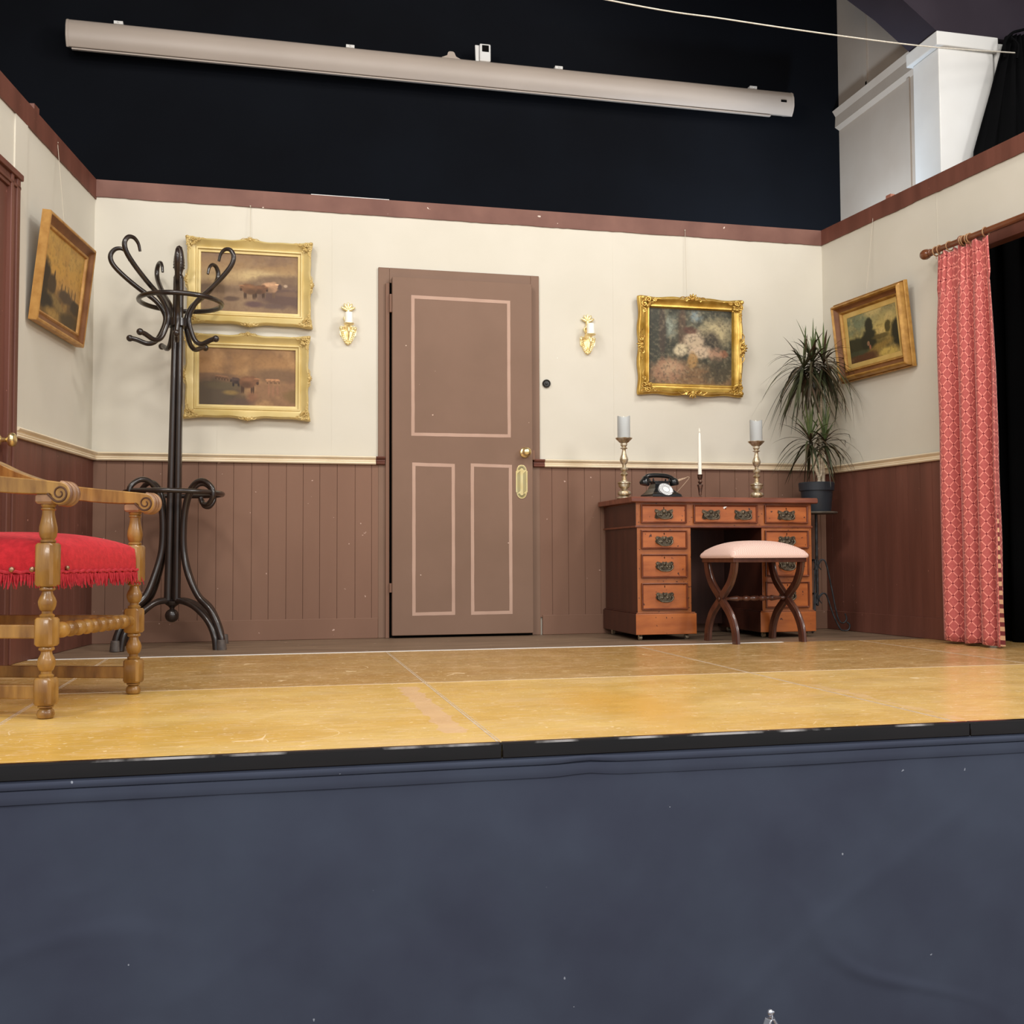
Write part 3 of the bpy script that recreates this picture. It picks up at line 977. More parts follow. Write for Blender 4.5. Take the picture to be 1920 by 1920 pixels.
def left_wall():
    loc, rot = WL(0), (0, 0, ROTL)
    r = stroot('wall_left', loc, rot)          # local x negative = towards the audience
    bm = BM()
    box(bm, -2.6, 0, 0, 0.04, 0, H)
    obj('panel', bm, M_cream, r, smooth=0)
    bm = BM()
    box(bm, -1.08, -0.945, -0.006, 0, 0.99, 2.34)
    obj('panel', bm, M_cream, r, smooth=0)
    bm = BM()
    M = Matrix.Translation((-1.075, 0, 0))
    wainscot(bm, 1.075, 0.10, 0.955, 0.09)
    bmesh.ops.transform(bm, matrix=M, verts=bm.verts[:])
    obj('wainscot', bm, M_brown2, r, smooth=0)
    bm = BM()
    topband(bm, -2.6, 0, seed=4, h=0.104)
    obj('trim_band_left', bm, M_brown2, r, smooth=0)
    bm = BM()
    box(bm, -0.86, -0.80, 0.0, 0.035, H, H + 0.035)
    obj('batten', bm, M_brown2, r, smooth=0)
    bm = BM()
    dado(bm, -1.075, 0)
    o = trim(bm, M_creamtrim, smooth=50)
    o.location, o.rotation_euler = loc, rot
    bm = BM()
    box(bm, -1.075, -0.005, -0.018, 0, 0, 0.112)
    o = struct(obj('baseboard_left', bm, M_brown2, smooth=0, bevel=0.003))
    o.location, o.rotation_euler = loc, rot
left_wall()

S_OPEN = 1.30
def right_wall():
    loc, rot = WR(0), (0, 0, ROTR)             # local x positive = towards the audience
    r = stroot('wall_right', loc, rot)
    bm = BM()
    box(bm, 0, S_OPEN, 0, 0.04, 0, H)
    box(bm, S_OPEN, 3.2, 0, 0.04, 2.04, H)
    obj('panel', bm, M_cream, r, smooth=0)
    bm = BM()
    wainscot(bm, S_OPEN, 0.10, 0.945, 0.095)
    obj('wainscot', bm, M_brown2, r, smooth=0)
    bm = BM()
    topband(bm, 0, 3.2, seed=8)
    obj('trim_band_right', bm, M_brown2, r, smooth=0)
    bm = BM()
    box(bm, 1.20, 3.2, -0.016, 0.05, 1.965, 2.035)
    box(bm, 1.20, 3.2, -0.026, 0.05, 2.020, 2.042)
    obj('lintel', bm, M_brown2, r, smooth=0, bevel=0.003)
    bm = BM()
    box(bm, 0.60, 0.64, 0.0, 0.03, H, H + 0.022)
    obj('batten', bm, M_batten, r, smooth=0)
    bm = BM()
    for x in (1.00,):
        box(bm, x, x + 0.0015, -0.0008, 0, 0.99, 2.35)
    obj('joint', bm, M_cream, r, smooth=0)
    bm = BM()
    dado(bm, 0, S_OPEN, 0.934)
    o = trim(bm, M_creamtrim, smooth=50)
    o.location, o.rotation_euler = loc, rot
    bm = BM()
    box(bm, 0.005, S_OPEN, -0.018, 0, 0, 0.112)
    o = struct(obj('baseboard_right', bm, M_brown2, smooth=0, bevel=0.003))
    o.location, o.rotation_euler = loc, rot
right_wall()

# ---- rear wall, white side wall and pier, dark roof rib
bm = BM()
box(bm, -4.0, 6.2, 7.0, 7.05, -0.04, 5.2)
struct(obj('wall_rear', bm, M_rear, smooth=0))
bm = BM()
box(bm, 6.2, 6.25, 2.6, 7.05, -0.04, 5.2)
struct(obj('wall_far_right', bm, M_rear, smooth=0))
bm = BM()
box(bm, -4.05, -4.0, 2.6, 7.05, -0.04, 5.2)
struct(obj('wall_far_left', bm, M_rear, smooth=0))
def side_wall():
    r = stroot('wall_side', (4.107, 0, 0))
    bm = BM()
    box(bm, 0, 0.08, 5.40, 7.0, 0, 5.2)
    obj('panel', bm, M_whiteshade, r, smooth=0)
    bm = BM()
    prism(bm, [(0, 3.60), (-0.035, 3.62), (-0.03, 3.70), (-0.055, 3.74), (0, 3.76)], 5.45, 6.998, 'y', M=None)
    obj('moulding', bm, M_whiteshade, r, smooth=0)
    bm = BM()
    box(bm, -0.012, 0, 5.5, 6.62, 3.76, 3.80)
    box(bm, -0.012, 0, 6.60, 6.64, 3.74, 5.2)
    box(bm, -0.012, 0, 6.10, 6.13, 2.0, 3.60)
    obj('panel_bead', bm, M_whiteshade, r, smooth=0)
side_wall()
def pier():
    r = stroot('pillar', (0, 0, 0))
    bm = BM()
    box(bm, 3.744, 4.107, 5.284, 5.535, 0, 3.372)
    obj('shaft', bm, M_white, r, smooth=0, bevel=0.006)
    bm = BM()
    box(bm, 3.715, 4.12, 5.255, 5.56, 3.372, 3.455)
    obj('cap', bm, M_white, r, smooth=0, bevel=0.006)
    bm = BM()
    box(bm, 4.125, 4.22, 5.28, 5.5, 2.0, 3.44)
    obj('side_post', bm, M_white, r, smooth=0, bevel=0.02)
pier()
bm = BM()
prism(bm, [(4.6, 3.455), (3.73, 3.455), (3.50, 3.625), (3.20, 3.80), (2.4, 4.2), (2.4, 5.3), (4.6, 5.3)], 5.27, 5.535, 'y')
struct(obj('beam', bm, M_plum, smooth=0))
bm = BM()
box(bm, -4, 6.5, 2.6, 7.05, 5.2, 5.25)
struct(obj('ceiling', bm, M_plum, smooth=0))

# black masking drapes
def drape(name, label, pts, z0, z1, folds, amp):
    bm = BM()
    n = folds * 8
    a, b = Vector(pts[0]), Vector(pts[1])
    d = b - a
    nr = Vector((-d.y, d.x)).normalized()
    g = []
    for i in range(n + 1):
        t = i / n
        off = amp * math.sin(t * folds * 2 * PI + 0.6 * math.sin(t * 9))
        p = a + d * t + nr * off
        lo = z0(t) if callable(z0) else z0
        hi = z1(t) if callable(z1) else z1
        g.append([bm.verts.new((p.x, p.y, lo + (hi - lo) * k / 6)) for k in range(7)])
    for p, q in zip(g, g[1:]):
        for k in range(6):
            bm.faces.new((p[k], q[k], q[k + 1], p[k + 1]))
    o = obj(name, bm, M_blackdrape, smooth=60)
    md = o.modifiers.new('thick', 'SOLIDIFY')
    md.thickness = 0.004
    return tag(o, label, 'drape')
drape('masking_drape', 'black drape filling the dark opening behind the red curtain', [(3.95, 2.9), (3.62, 5.1)], 0.0, 2.36, 14, 0.03)
def swag():
    r = thing('gathered_drape', 'black gathered drape hung beside the white pier above the right wall', 'drape', (0, 0, 0))
    bm = BM()
    L = [(4.135, 3.44), (4.06, 3.22), (3.98, 2.98), (3.90, 2.74), (3.88, 2.40), (3.88, 1.6), (3.88, 0.2)]
    Rr = [(4.30, 3.46), (4.42, 3.25), (4.6, 3.0), (4.75, 2.75), (4.85, 2.4), (4.9, 1.6), (4.9, 0.2)]
    g = []
    for (xa, za), (xb, zb) in zip(L, Rr):
        row = []
        for i in range(41):
            t = i / 40
            row.append(bm.verts.new((xa + (xb - xa) * t, 5.20 + 0.025 * math.sin(t * 38), za + (zb - za) * t)))
        g.append(row)
    for a, b in zip(g, g[1:]):
        for i in range(40):
            bm.faces.new((a[i], a[i + 1], b[i + 1], b[i]))
    o = obj('cloth', bm, M_blackdrape, r, smooth=60)
    md = o.modifiers.new('thick', 'SOLIDIFY')
    md.thickness = 0.004
    bm = BM()
    pts = catmull([(4.10, 5.18, 3.30), (4.09, 5.16, 3.38), (4.13, 5.15, 3.43), (4.20, 5.16, 3.46), (4.28, 5.2, 3.50)], 5)
    tube(bm, pts, 0.008, 6)
    tube(bm, catmull([(4.12, 5.16, 3.42), (4.16, 5.14, 3.36), (4.15, 5.14, 3.28)], 5), 0.007, 6)
    obj('tie_cord', bm, M_blackdrape, r)
swag()
# rope strung across the top
bm = BM()
rp = catmull([(-2.6, 5.0, 3.62), (-0.5, 5.0, 3.46), (1.62, 5.0, 3.262), (2.3, 5.0, 3.232), (2.9, 5.0, 3.215), (3.5, 5.02, 3.222), (4.12, 5.12, 3.30)], 10)
tube(bm, rp, [0.004] * len(rp), 6)
tag(obj('rope', bm, M_rope), 'thin pale rope strung across above the set', 'rope')

# ------------------------------------------------------------------ doors
def door_back():
    r = stroot('door_1', (0.575, YW, 0))
    W_, HT = 0.921, 2.056
    bm = BM()
    n = 40
    box(bm, 0, 0.062, -0.014, 0, 0, HT)
    box(bm, 0.872, W_, -0.014, 0, 0, HT)
    box(bm, 0.062, 0.872, -0.014, 0, 1.97, HT)
    obj('door_frame', bm, M_door, r, smooth=0, bevel=0.003)
    bm = BM()
    box(bm, 0.04, 0.06, -0.030, -0.014, 0.0, 1.965)
    obj('door_stop', bm, M_brown, r, smooth=0, bevel=0.002)
    bm = BM()
    box(bm, 0.06, 0.872, -0.006, 0.0, 0, 1.97)
    obj('opening', bm, M_dark, r, smooth=0)  # solid black plate, shade of the door gap put into its colour
    # slab leans on its hinges a little proud of the frame
    bm = BM()
    box(bm, 0.073, 0.868, -0.056, -0.016, 0.014, 1.995)
    s = obj('door_leaf', bm, M_door, r, smooth=0, bevel=0.003)
    def painted(x0, x1, z0, z1, t=0.0185, name='painted_panel_line'):
        bm = BM()
        def strip(xa, za, xb, zb, horiz):
            n_ = 24
            pr = None
            for i in range(n_ + 1):
                u = i / n_
                x, z = xa + (xb - xa) * u, za + (zb - za) * u
                j1 = 0.0012 * mnoise.noise((x * 14, z * 14, 1))
                j2 = 0.0012 * mnoise.noise((x * 14, z * 14, 9))
                if horiz:
                    cur = (bm.verts.new((x, -0.0568, z - t / 2 + j1)), bm.verts.new((x, -0.0568, z + t / 2 + j2)))
                else:
                    cur = (bm.verts.new((x - t / 2 + j1, -0.0565, z)), bm.verts.new((x + t / 2 + j2, -0.0565, z)))
                if pr:
                    bm.faces.new((pr[0], cur[0], cur[1], pr[1]))
                pr = cur
        h = t / 2
        strip(x0 - h, z0, x1 + h, z0 + 0.002, True)
        strip(x0 - h, z1, x1 + h, z1 - 0.004, True)
        strip(x0, z0, x0, z1, False)
        strip(x1, z0, x1, z1, False)
        obj(name, bm, M_doorline, r, smooth=0)
    painted(0.187, 0.732, 1.121, 1.888)
    painted(0.192, 0.412, 0.130, 0.955)
    painted(0.520, 0.738, 0.130, 0.955)
    # knob and rose
    bm = BM()
    M = Matrix.Translation((0.822, -0.056, 1.030)) @ Matrix.Rotation(PI / 2, 4, 'X')
    lathe(bm, [(0.0, 0), (0.030, 0), (0.030, 0.004), (0.026, 0.008), (0.014, 0.010), (0.011, 0.014), (0.010, 0.026), (0.016, 0.032), (0.024, 0.040), (0.026, 0.050), (0.022, 0.060), (0.010, 0.066), (0.0, 0.067)], 28, M)
    obj('door_knob', bm, M_brass, r, smooth=60)
    bm = BM()
    box(bm, 0.868, 0.884, -0.050, -0.014, 0.99, 1.045)
    obj('lock_case', bm, M_brown, r, smooth=0, bevel=0.003)
    # pierced finger plate
    cx, cz = 0.803, 0.865
    bm = BM()
    w2, h2 = 0.034, 0.060
    pl = []
    for sgn in (1, -1):
        pts = [(cx + sgn * w2, cz + sgn * -h2 if False else cz)]
    outline = [(cx + w2, cz - h2), (cx + w2, cz + h2), (cx + 0.029, cz + h2)]
    for k in range(0, 13):
        a = PI * k / 12
        outline.append((cx + 0.029 * math.cos(a), cz + h2 + 0.004 + 0.032 * math.sin(a)))
    outline += [(cx - 0.029, cz + h2), (cx - w2, cz + h2), (cx - w2, cz - h2), (cx - 0.029, cz - h2)]
    for k in range(0, 13):
        a = PI + PI * k / 12
        outline.append((cx + 0.029 * math.cos(a), cz - h2 - 0.004 + 0.032 * math.sin(a)))
    outline += [(cx + 0.029, cz - h2)]
    prism(bm, outline, -0.059, -0.056, 'y')
    fp = obj('finger_plate', bm, M_brass, r, smooth=0, bevel=0.0006)
    bm = BM()
    for k in range(13):
        z = cz - h2 + 0.005 + k * (2 * h2 - 0.01) / 12.5
        for sx in (-1, 1):
            x0 = cx + (0.004 if sx > 0 else -0.030)
            M = Matrix.Translation((x0 + 0.013, -0.0592, z)) @ Matrix.Rotation(-0.75, 4, 'Y')
            for q in (-0.0085, 0, 0.0085):
                box(bm, q - 0.0034, q + 0.0034, -0.0004, 0.0004, -0.0014, 0.0014, M=M)
    for sg in (1, -1):
        for k in range(1, 12):
            a = PI * k / 12
            M = Matrix.Translation((cx + 0.018 * math.cos(a), -0.0592, cz + sg * (h2 + 0.004 + 0.020 * math.sin(a)))) @ Matrix.Rotation(-sg * a, 4, 'Y')
            box(bm, -0.0065, 0.0065, -0.0004, 0.0004, -0.0012, 0.0012, M=M)
    obj('piercing', bm, M_dark, fp, smooth=0)
    # stubs of dado rail painted with the frame
    for xa, xb in ((-0.012, 0.036), (0.880, 0.945)):
        bm = BM()
        dado(bm, xa, xb)
        obj('rail_stub', bm, M_brown2, r, smooth=50)
    bm = BM()
    for z in (1.85, 1.80, 0.25):
        box(bm, 0.060, 0.074, -0.045, -0.018, z, z + 0.05)
    obj('hinge', bm, M_brown, r, smooth=0)
door_back()

def door_left():
    r = stroot('door_2', WL(1.075), (0, 0, ROTL))     # local x negative = towards audience
    bm = BM()
    def arch(x0, x1, z0, z1):
        box(bm, x0, x1, -0.02, 0, z0, z1)
    for a, b, t in ((-0.035, 0.0, 0.030), (-0.070, -0.035, 0.022), (-0.095, -0.070, 0.030)):
        box(bm, a, b, -t, 0, 0, 2.06)
    box(bm, -0.98, 0.0, -0.022, 0, 1.99, 2.06)
    box(bm, -0.98, 0.012, -0.038, 0, 2.045, 2.072)
    box(bm, -0.98, 0.006, -0.030, 0, 2.005, 2.02)
    obj('architrave', bm, M_brown2, r, smooth=0, bevel=0.004)
    bm = BM()
    box(bm, -0.90, -0.095, -0.010, 0, 0.01, 1.99)
    obj('door_leaf', bm, M_brown2, r, smooth=0, bevel=0.002)
    bm = BM()
    M = Matrix.Translation((-0.148, -0.010, 0.925)) @ Matrix.Rotation(PI / 2, 4, 'X')
    lathe(bm, [(0, 0), (0.026, 0), (0.026, 0.004), (0.018, 0.010), (0.010, 0.014), (0.009, 0.035), (0.014, 0.040), (0.026, 0.046), (0.030, 0.055), (0.027, 0.066), (0.014, 0.072), (0, 0.073)], 20, M)
    obj('door_knob', bm, M_brass, r, smooth=50)
door_left()

# ------------------------------------------------------------------ pictures
def sweep_frame(bm, W_, Hh, prof, wave=None, N=44, mi=None):
    """prof: (inset, height off wall); local x centred, z from 0..H, front towards -y"""
    def corner_pts(d):
        return [(-W_ / 2 + d, d), (W_ / 2 - d, d), (W_ / 2 - d, Hh - d), (-W_ / 2 + d, Hh - d)]
    dmax = prof[-1][0]
    rows = []
    for (d, h) in prof:
        c = corner_pts(d)
        ring = []
        for k in range(4):
            (xa, za), (xb, zb) = c[k], c[(k + 1) % 4]
            nx, nz = ((0, -1), (1, 0), (0, 1), (-1, 0))[k]
            L = W_ if k % 2 == 0 else Hh
            for i in range(N):
                t = i / N
                o = 0
                if wave:
                    o = wave(t, L) * max(0, 1 - d / (dmax * 0.7))
                ring.append(bm.verts.new((xa + (xb - xa) * t + nx * o, -h, za + (zb - za) * t + nz * o)))
        rows.append(ring)
    n = 4 * N
    for j, (a, b) in enumerate(zip(rows, rows[1:])):
        for k in range(n):
            f = bm.faces.new((a[k], a[(k + 1) % n], b[(k + 1) % n], b[k]))
            if mi:
                f.material_index = mi[j]

def spiral(cx, cz, r0, turns, y, sgn=1, a0=0, n=22):
    pts = []
    for i in range(n + 1):
        t = i / n
        a = a0 + sgn * 2 * PI * turns * t
        r = r0 * (1 - 0.85 * t)
        pts.append((cx + r * math.cos(a), y, cz + r * math.sin(a)))
    return pts

def corner_ornament(s, y, seed=0):
    """scrolls and leaves, for the bottom-left corner, pointing into +x +z"""
    bm = BM()
    q = random.Random(seed)
    tube(bm, spiral(0.030 * s, 0.012 * s, 0.014 * s, 1.4, y, 1, 2.5), 0.0030 * s, 6)
    tube(bm, spiral(0.012 * s, 0.030 * s, 0.014 * s, 1.4, y, -1, -1), 0.0030 * s, 6)
    tube(bm, spiral(0.060 * s, 0.010 * s, 0.010 * s, 1.2, y, -1, 3.2), 0.0024 * s, 6)
    tube(bm, spiral(0.010 * s, 0.060 * s, 0.010 * s, 1.2, y, 1, 4.4), 0.0024 * s, 6)
    for k in range(5):
        a = R(8 + 18.5 * k)
        ball(bm, (0.022 * s + 0.018 * s * math.cos(a), y, 0.022 * s + 0.018 * s * math.sin(a)), 0.009 * s, 1.0, 0.5, 0.42, 8, rot=Matrix.Rotation(-a, 4, 'Y'))
    for k in range(7):
        ball(bm, (q.uniform(0.0, 0.05) * s, y, q.uniform(0.0, 0.05) * s), 0.0045 * s, 1, 0.6, 1, 7)
    ball(bm, (0.004 * s, y, 0.004 * s), 0.009 * s, 1, 0.6, 1, 8)
    tube(bm, catmull([(0.05 * s, y, 0.018 * s), (0.075 * s, y, 0.006 * s), (0.095 * s, y, 0.010 * s)], 4), 0.0018 * s, 5)
    tube(bm, catmull([(0.018 * s, y, 0.05 * s), (0.006 * s, y, 0.075 * s), (0.010 * s, y, 0.095 * s)], 4), 0.0018 * s, 5)
    return bm

def centre_ornament(s, y):
    bm = BM()
    ball(bm, (0, y, 0), 0.008 * s, 1, 0.6, 1, 8)
    for k in range(7):
        a = R(-90 + 30 * (k - 3))
        ball(bm, (0.013 * s * math.cos(a), y, -0.012 * s * math.sin(a) - 0.002 * s), 0.008 * s, 1.0, 0.5, 0.4, 8, rot=Matrix.Rotation(a, 4, 'Y'))
    for sx in (-1, 1):
        tube(bm, spiral(sx * 0.024 * s, -0.002 * s, 0.008 * s, 1.2, y, sx, PI / 2), 0.0022 * s, 5)
        tube(bm, catmull([(sx * 0.016 * s, y, 0.0), (sx * 0.034 * s, y, 0.006 * s), (sx * 0.048 * s, y, -0.002 * s)], 4), 0.0018 * s, 5)
    return bm

def put_ornaments(fr, W_, Hh, inset, y, s, m, cs=1.0, centre=True):
    k = 0
    for sx, sz, px, pz in ((1, 1, -W_ / 2, 0), (-1, 1, W_ / 2, 0), (-1, -1, W_ / 2, Hh), (1, -1, -W_ / 2, Hh)):
        bm = corner_ornament(s, y, k)
        bmesh.ops.transform(bm, matrix=Matrix.Translation((px + sx * inset, 0, pz + sz * inset)) @ Matrix.Diagonal((sx, 1, sz, 1)), verts=bm.verts[:])
        obj('corner_ornament', bm, m, fr, smooth=60)
        k += 1
    if not centre:
        return
    for a, px, pz in ((0, 0, Hh - inset * 1.2), (PI, 0, inset * 1.2), (PI / 2, W_ / 2 - inset * 1.2, Hh / 2), (-PI / 2, -W_ / 2 + inset * 1.2, Hh / 2)):
        bm = centre_ornament(cs, y)
        bmesh.ops.transform(bm, matrix=Matrix.Translation((px, 0, pz)) @ Matrix.Rotation(a, 4, 'Y'), verts=bm.verts[:])
        obj('centre_ornament', bm, m, fr, smooth=60)

def wire(root, x, z0, z1, y0, y1, xt=None):
    bm = BM()
    xt = x if xt is None else xt
    tube(bm, [(x, y0, z0), (xt, y1, z1)], 0.0012, 5)
    ball(bm, (xt, y1, z1), 0.004, n=6)
    obj('hanging_wire', bm, M_wire, root)

def picture(name, label, loc, rot, W_, Hh, prof, fm, p, ins, yc, wave=None, orn=None, om=None, group=None, mi=None, wtop=None, slip=None, wx=0, wxt=None, tilt=0):
    root = thing(name, label, 'picture', loc, rot, group)
    bm = BM()
    sweep_frame(bm, W_, Hh, prof, wave, mi=mi)
    fr = obj('frame', bm, fm, root, smooth=50)
    cv = canvas('canvas', p, -W_ / 2 + ins, W_ / 2 - ins, ins, Hh - ins, -yc, root)
    if orn:
        put_ornaments(fr, W_, Hh, orn[0], -orn[1], orn[2], om, orn[3])
    if slip:
        bm = BM()
        sweep_frame(bm, W_ - 2 * slip[0], Hh - 2 * slip[0], [(0, slip[2]), (0.003, slip[2] + 0.004), (slip[1], slip[2])], N=4)
        bmesh.ops.translate(bm, vec=(0, 0, slip[0]), verts=bm.verts[:])
        obj('slip', bm, M_slip, root, smooth=0)
    if wtop:
        c, s_ = math.cos(tilt), math.sin(tilt)
        # end of the wire at the wall's top in the tilted frame
        yy, zz = wtop
        wire(root, wx, Hh - 0.01, c * zz - s_ * yy, -0.004, c * yy + s_ * zz, wxt)
    return root

def sweptwave(t, L):
    f = 0.011 * math.exp(-((t - 0.5) / 0.10) ** 2) + 0.010 * (math.exp(-(t / 0.14) ** 2) + math.exp(-((1 - t) / 0.14) ** 2))
    return f - 0.009 - 0.004 * math.sin(t * PI * 4) ** 2

P1 = [(0.0, 0.0), (-0.001, 0.030), (0.004, 0.046), (0.012, 0.050), (0.022, 0.044), (0.040, 0.030), (0.052, 0.026), (0.055, 0.031), (0.062, 0.031), (0.066, 0.022), (0.078, 0.021), (0.080, 0.012)]
TL = R(2.2)
picture('framed_painting', 'upper of two pale gold framed cattle paintings beside the coat stand', (-0.118, YW - 0.004, 1.690), (TL, 0, 0), 0.665, 0.468, P1, M_gold1,
        cattle_hill(), 0.079, 0.014, sweptwave, (0.006, 0.048, 1.05, 1.0), M_gold1o, 'cattle paintings by the coat stand', wtop=(-0.01, 0.66), tilt=TL)
picture('framed_painting', 'lower of two pale gold framed cattle paintings beside the coat stand', (-0.126, YW - 0.004, 1.183), (TL, 0, 0), 0.660, 0.462, P1, M_gold1,
        cattle_water(), 0.079, 0.014, sweptwave, (0.006, 0.048, 1.05, 1.0), M_gold1o, 'cattle paintings by the coat stand', wtop=(-0.012, 0.508), tilt=TL)
P2 = [(0.0, 0.0), (0.0, 0.022), (0.004, 0.028), (0.010, 0.030), (0.012, 0.044), (0.020, 0.052), (0.030, 0.044), (0.044, 0.030), (0.050, 0.030), (0.053, 0.036), (0.060, 0.036), (0.064, 0.026), (0.068, 0.014)]
def rococo(t, L):
    return 0.004 * math.cos(t * PI * 6)
picture('framed_painting', 'bright gold carved frame with woodland scene, hung above the desk', (2.416, YW - 0.004, 1.392), (TL, 0, 0), 0.655, 0.575, P2, M_gold2,
        glade(), 0.067, 0.016, rococo, (0.010, 0.050, 1.35, 1.9), M_gold2o, wtop=(-0.01, 0.99), wx=-0.02, tilt=TL)
# left wall picture leans forward from its wire
P3 = [(0.0, 0.0), (0.0, 0.036), (0.006, 0.040), (0.014, 0.038), (0.020, 0.026), (0.044, 0.016), (0.050, 0.022), (0.058, 0.020), (0.062, 0.008)]
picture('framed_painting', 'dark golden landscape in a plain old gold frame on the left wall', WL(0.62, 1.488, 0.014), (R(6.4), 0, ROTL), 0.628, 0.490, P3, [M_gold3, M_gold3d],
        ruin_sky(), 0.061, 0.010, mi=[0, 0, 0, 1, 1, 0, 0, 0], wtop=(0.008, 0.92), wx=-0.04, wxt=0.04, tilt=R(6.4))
# right wall picture
P4 = [(0.0, 0.0), (0.0, 0.018), (0.004, 0.024), (0.008, 0.020), (0.012, 0.040), (0.018, 0.056), (0.026, 0.060), (0.034, 0.050), (0.040, 0.034), (0.056, 0.026), (0.060, 0.032), (0.066, 0.030), (0.070, 0.020), (0.072, 0.014)]
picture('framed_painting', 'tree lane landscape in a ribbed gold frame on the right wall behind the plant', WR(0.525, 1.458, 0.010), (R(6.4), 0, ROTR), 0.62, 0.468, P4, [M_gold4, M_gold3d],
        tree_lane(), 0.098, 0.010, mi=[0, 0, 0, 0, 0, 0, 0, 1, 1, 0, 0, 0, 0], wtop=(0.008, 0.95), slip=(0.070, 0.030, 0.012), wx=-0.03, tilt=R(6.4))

# ------------------------------------------------------------------ wall sconces
def sconce(loc, label):
    r = thing('wall_sconce', label, 'wall light', loc, group='gilt candle sconces beside the door')
    bm = BM()
    # shield-shaped plate
    out = []
    half = [(0.0, -0.110), (0.014, -0.100), (0.026, -0.082), (0.036, -0.060), (0.043, -0.056), (0.045, -0.040), (0.043, -0.010), (0.036, -0.004), (0.026, -0.012), (0.016, 0.0), (0.010, 0.02)]
    out = half + [(-x, z) for x, z in half[::-1] if x > 0]
    prism(bm, out, -0.010, 0.0, 'y')
    for t in np.linspace(0, 1, 9):
        for sx in (-1, 1):
            ball(bm, (sx * (0.010 + 0.03 * t ** 0.8), -0.011, -0.096 + 0.08 * t), 0.008, 1, 0.6, 1, 8)
    for sx in (-1, 1):
        tube(bm, spiral(sx * 0.026, -0.024, 0.014, 1.3, -0.012, sx, PI / 2), 0.003, 6)
        ball(bm, (sx * 0.036, -0.012, -0.018), 0.009, 1, 0.6, 1.2, 8)
    ball(bm, (0, -0.012, -0.100), 0.009, 1, 0.7, 1.2, 8)
    # ribbon and leaf cresting
    tube(bm, catmull([(0.004, -0.008, 0.0), (-0.014, -0.012, 0.020), (-0.020, -0.012, 0.040), (-0.006, -0.012, 0.052), (0.004, -0.01, 0.064)], 6), 0.006, 7)
    tube(bm, catmull([(-0.004, -0.008, 0.0), (0.012, -0.012, 0.022), (0.016, -0.012, 0.042), (0.004, -0.012, 0.056), (0.0, -0.01, 0.07)], 6), 0.005, 7)
    for a in (-62, -30, 0, 30, 62):
        ball(bm, (0.022 * math.sin(R(a)), -0.012, 0.078 + 0.026 * math.cos(R(a))), 0.023, 0.36, 0.35, 1.0, 8, rot=Matrix.Rotation(R(a), 4, 'Y'))
    tube(bm, [(0, -0.006, -0.02), (0.0, -0.008, 0.03), (0, -0.010, 0.085)], [0.008, 0.011, 0.012], 8)
    ball(bm, (0, -0.014, 0.118), 0.007, 1, 0.7, 1.2, 8)
    obj('back_plate', bm, M_gilt, r, smooth=60)
    bm = BM()
    tube(bm, catmull([(0, -0.010, -0.070), (0, -0.035, -0.085), (0, -0.062, -0.068), (0, -0.072, -0.04), (0, -0.072, -0.012)], 6), 0.0045, 8)
    M = Matrix.Translation((0, -0.072, -0.045))
    lathe(bm, [(0.0, -0.012), (0.006, -0.006), (0.009, 0.004), (0.005, 0.014), (0.006, 0.026), (0.010, 0.032), (0.026, 0.036), (0.029, 0.041), (0.029, 0.043), (0.0, 0.043)], 18, M)
    obj('candle_arm', bm, M_gilt, r, smooth=60)
    bm = BM()
    lathe(bm, [(0.0, -0.002), (0.0225, -0.002), (0.0225, 0.050), (0.021, 0.058), (0.0, 0.060)], 20, Matrix.Translation((0, -0.072, 0.0)))
    obj('candle_tube', bm, M_wax, r, smooth=60, label='ivory candle tube')
    return r
s1 = sconce((0.409, YW, 1.722), 'gilt candle wall sconce on the left side of the brown door')
copy_tree(s1, (1.787, YW, 1.722), 'gilt candle wall sconce on the right side of the brown door')

# round black fitting by the door
def fitting():
    r = thing('door_chime', 'small round black fitting on cream wall beside the brown door', 'fitting', (1.540, YW, 1.436))
    M = Matrix.Rotation(PI / 2, 4, 'X')
    bm = BM()
    lathe(bm, [(0, 0), (0.024, 0), (0.0235, 0.010), (0.020, 0.014), (0.017, 0.012), (0.016, 0.009), (0, 0.009)], 24, M)
    obj('rim', bm, M_fitting, r)
    bm = BM()
    lathe(bm, [(0.0, 0.008), (0.009, 0.008), (0.008, 0.016), (0.003, 0.017), (0.003, 0.012), (0, 0.012)], 12, M)
    obj('button', bm, M_fitting, r)
fitting()

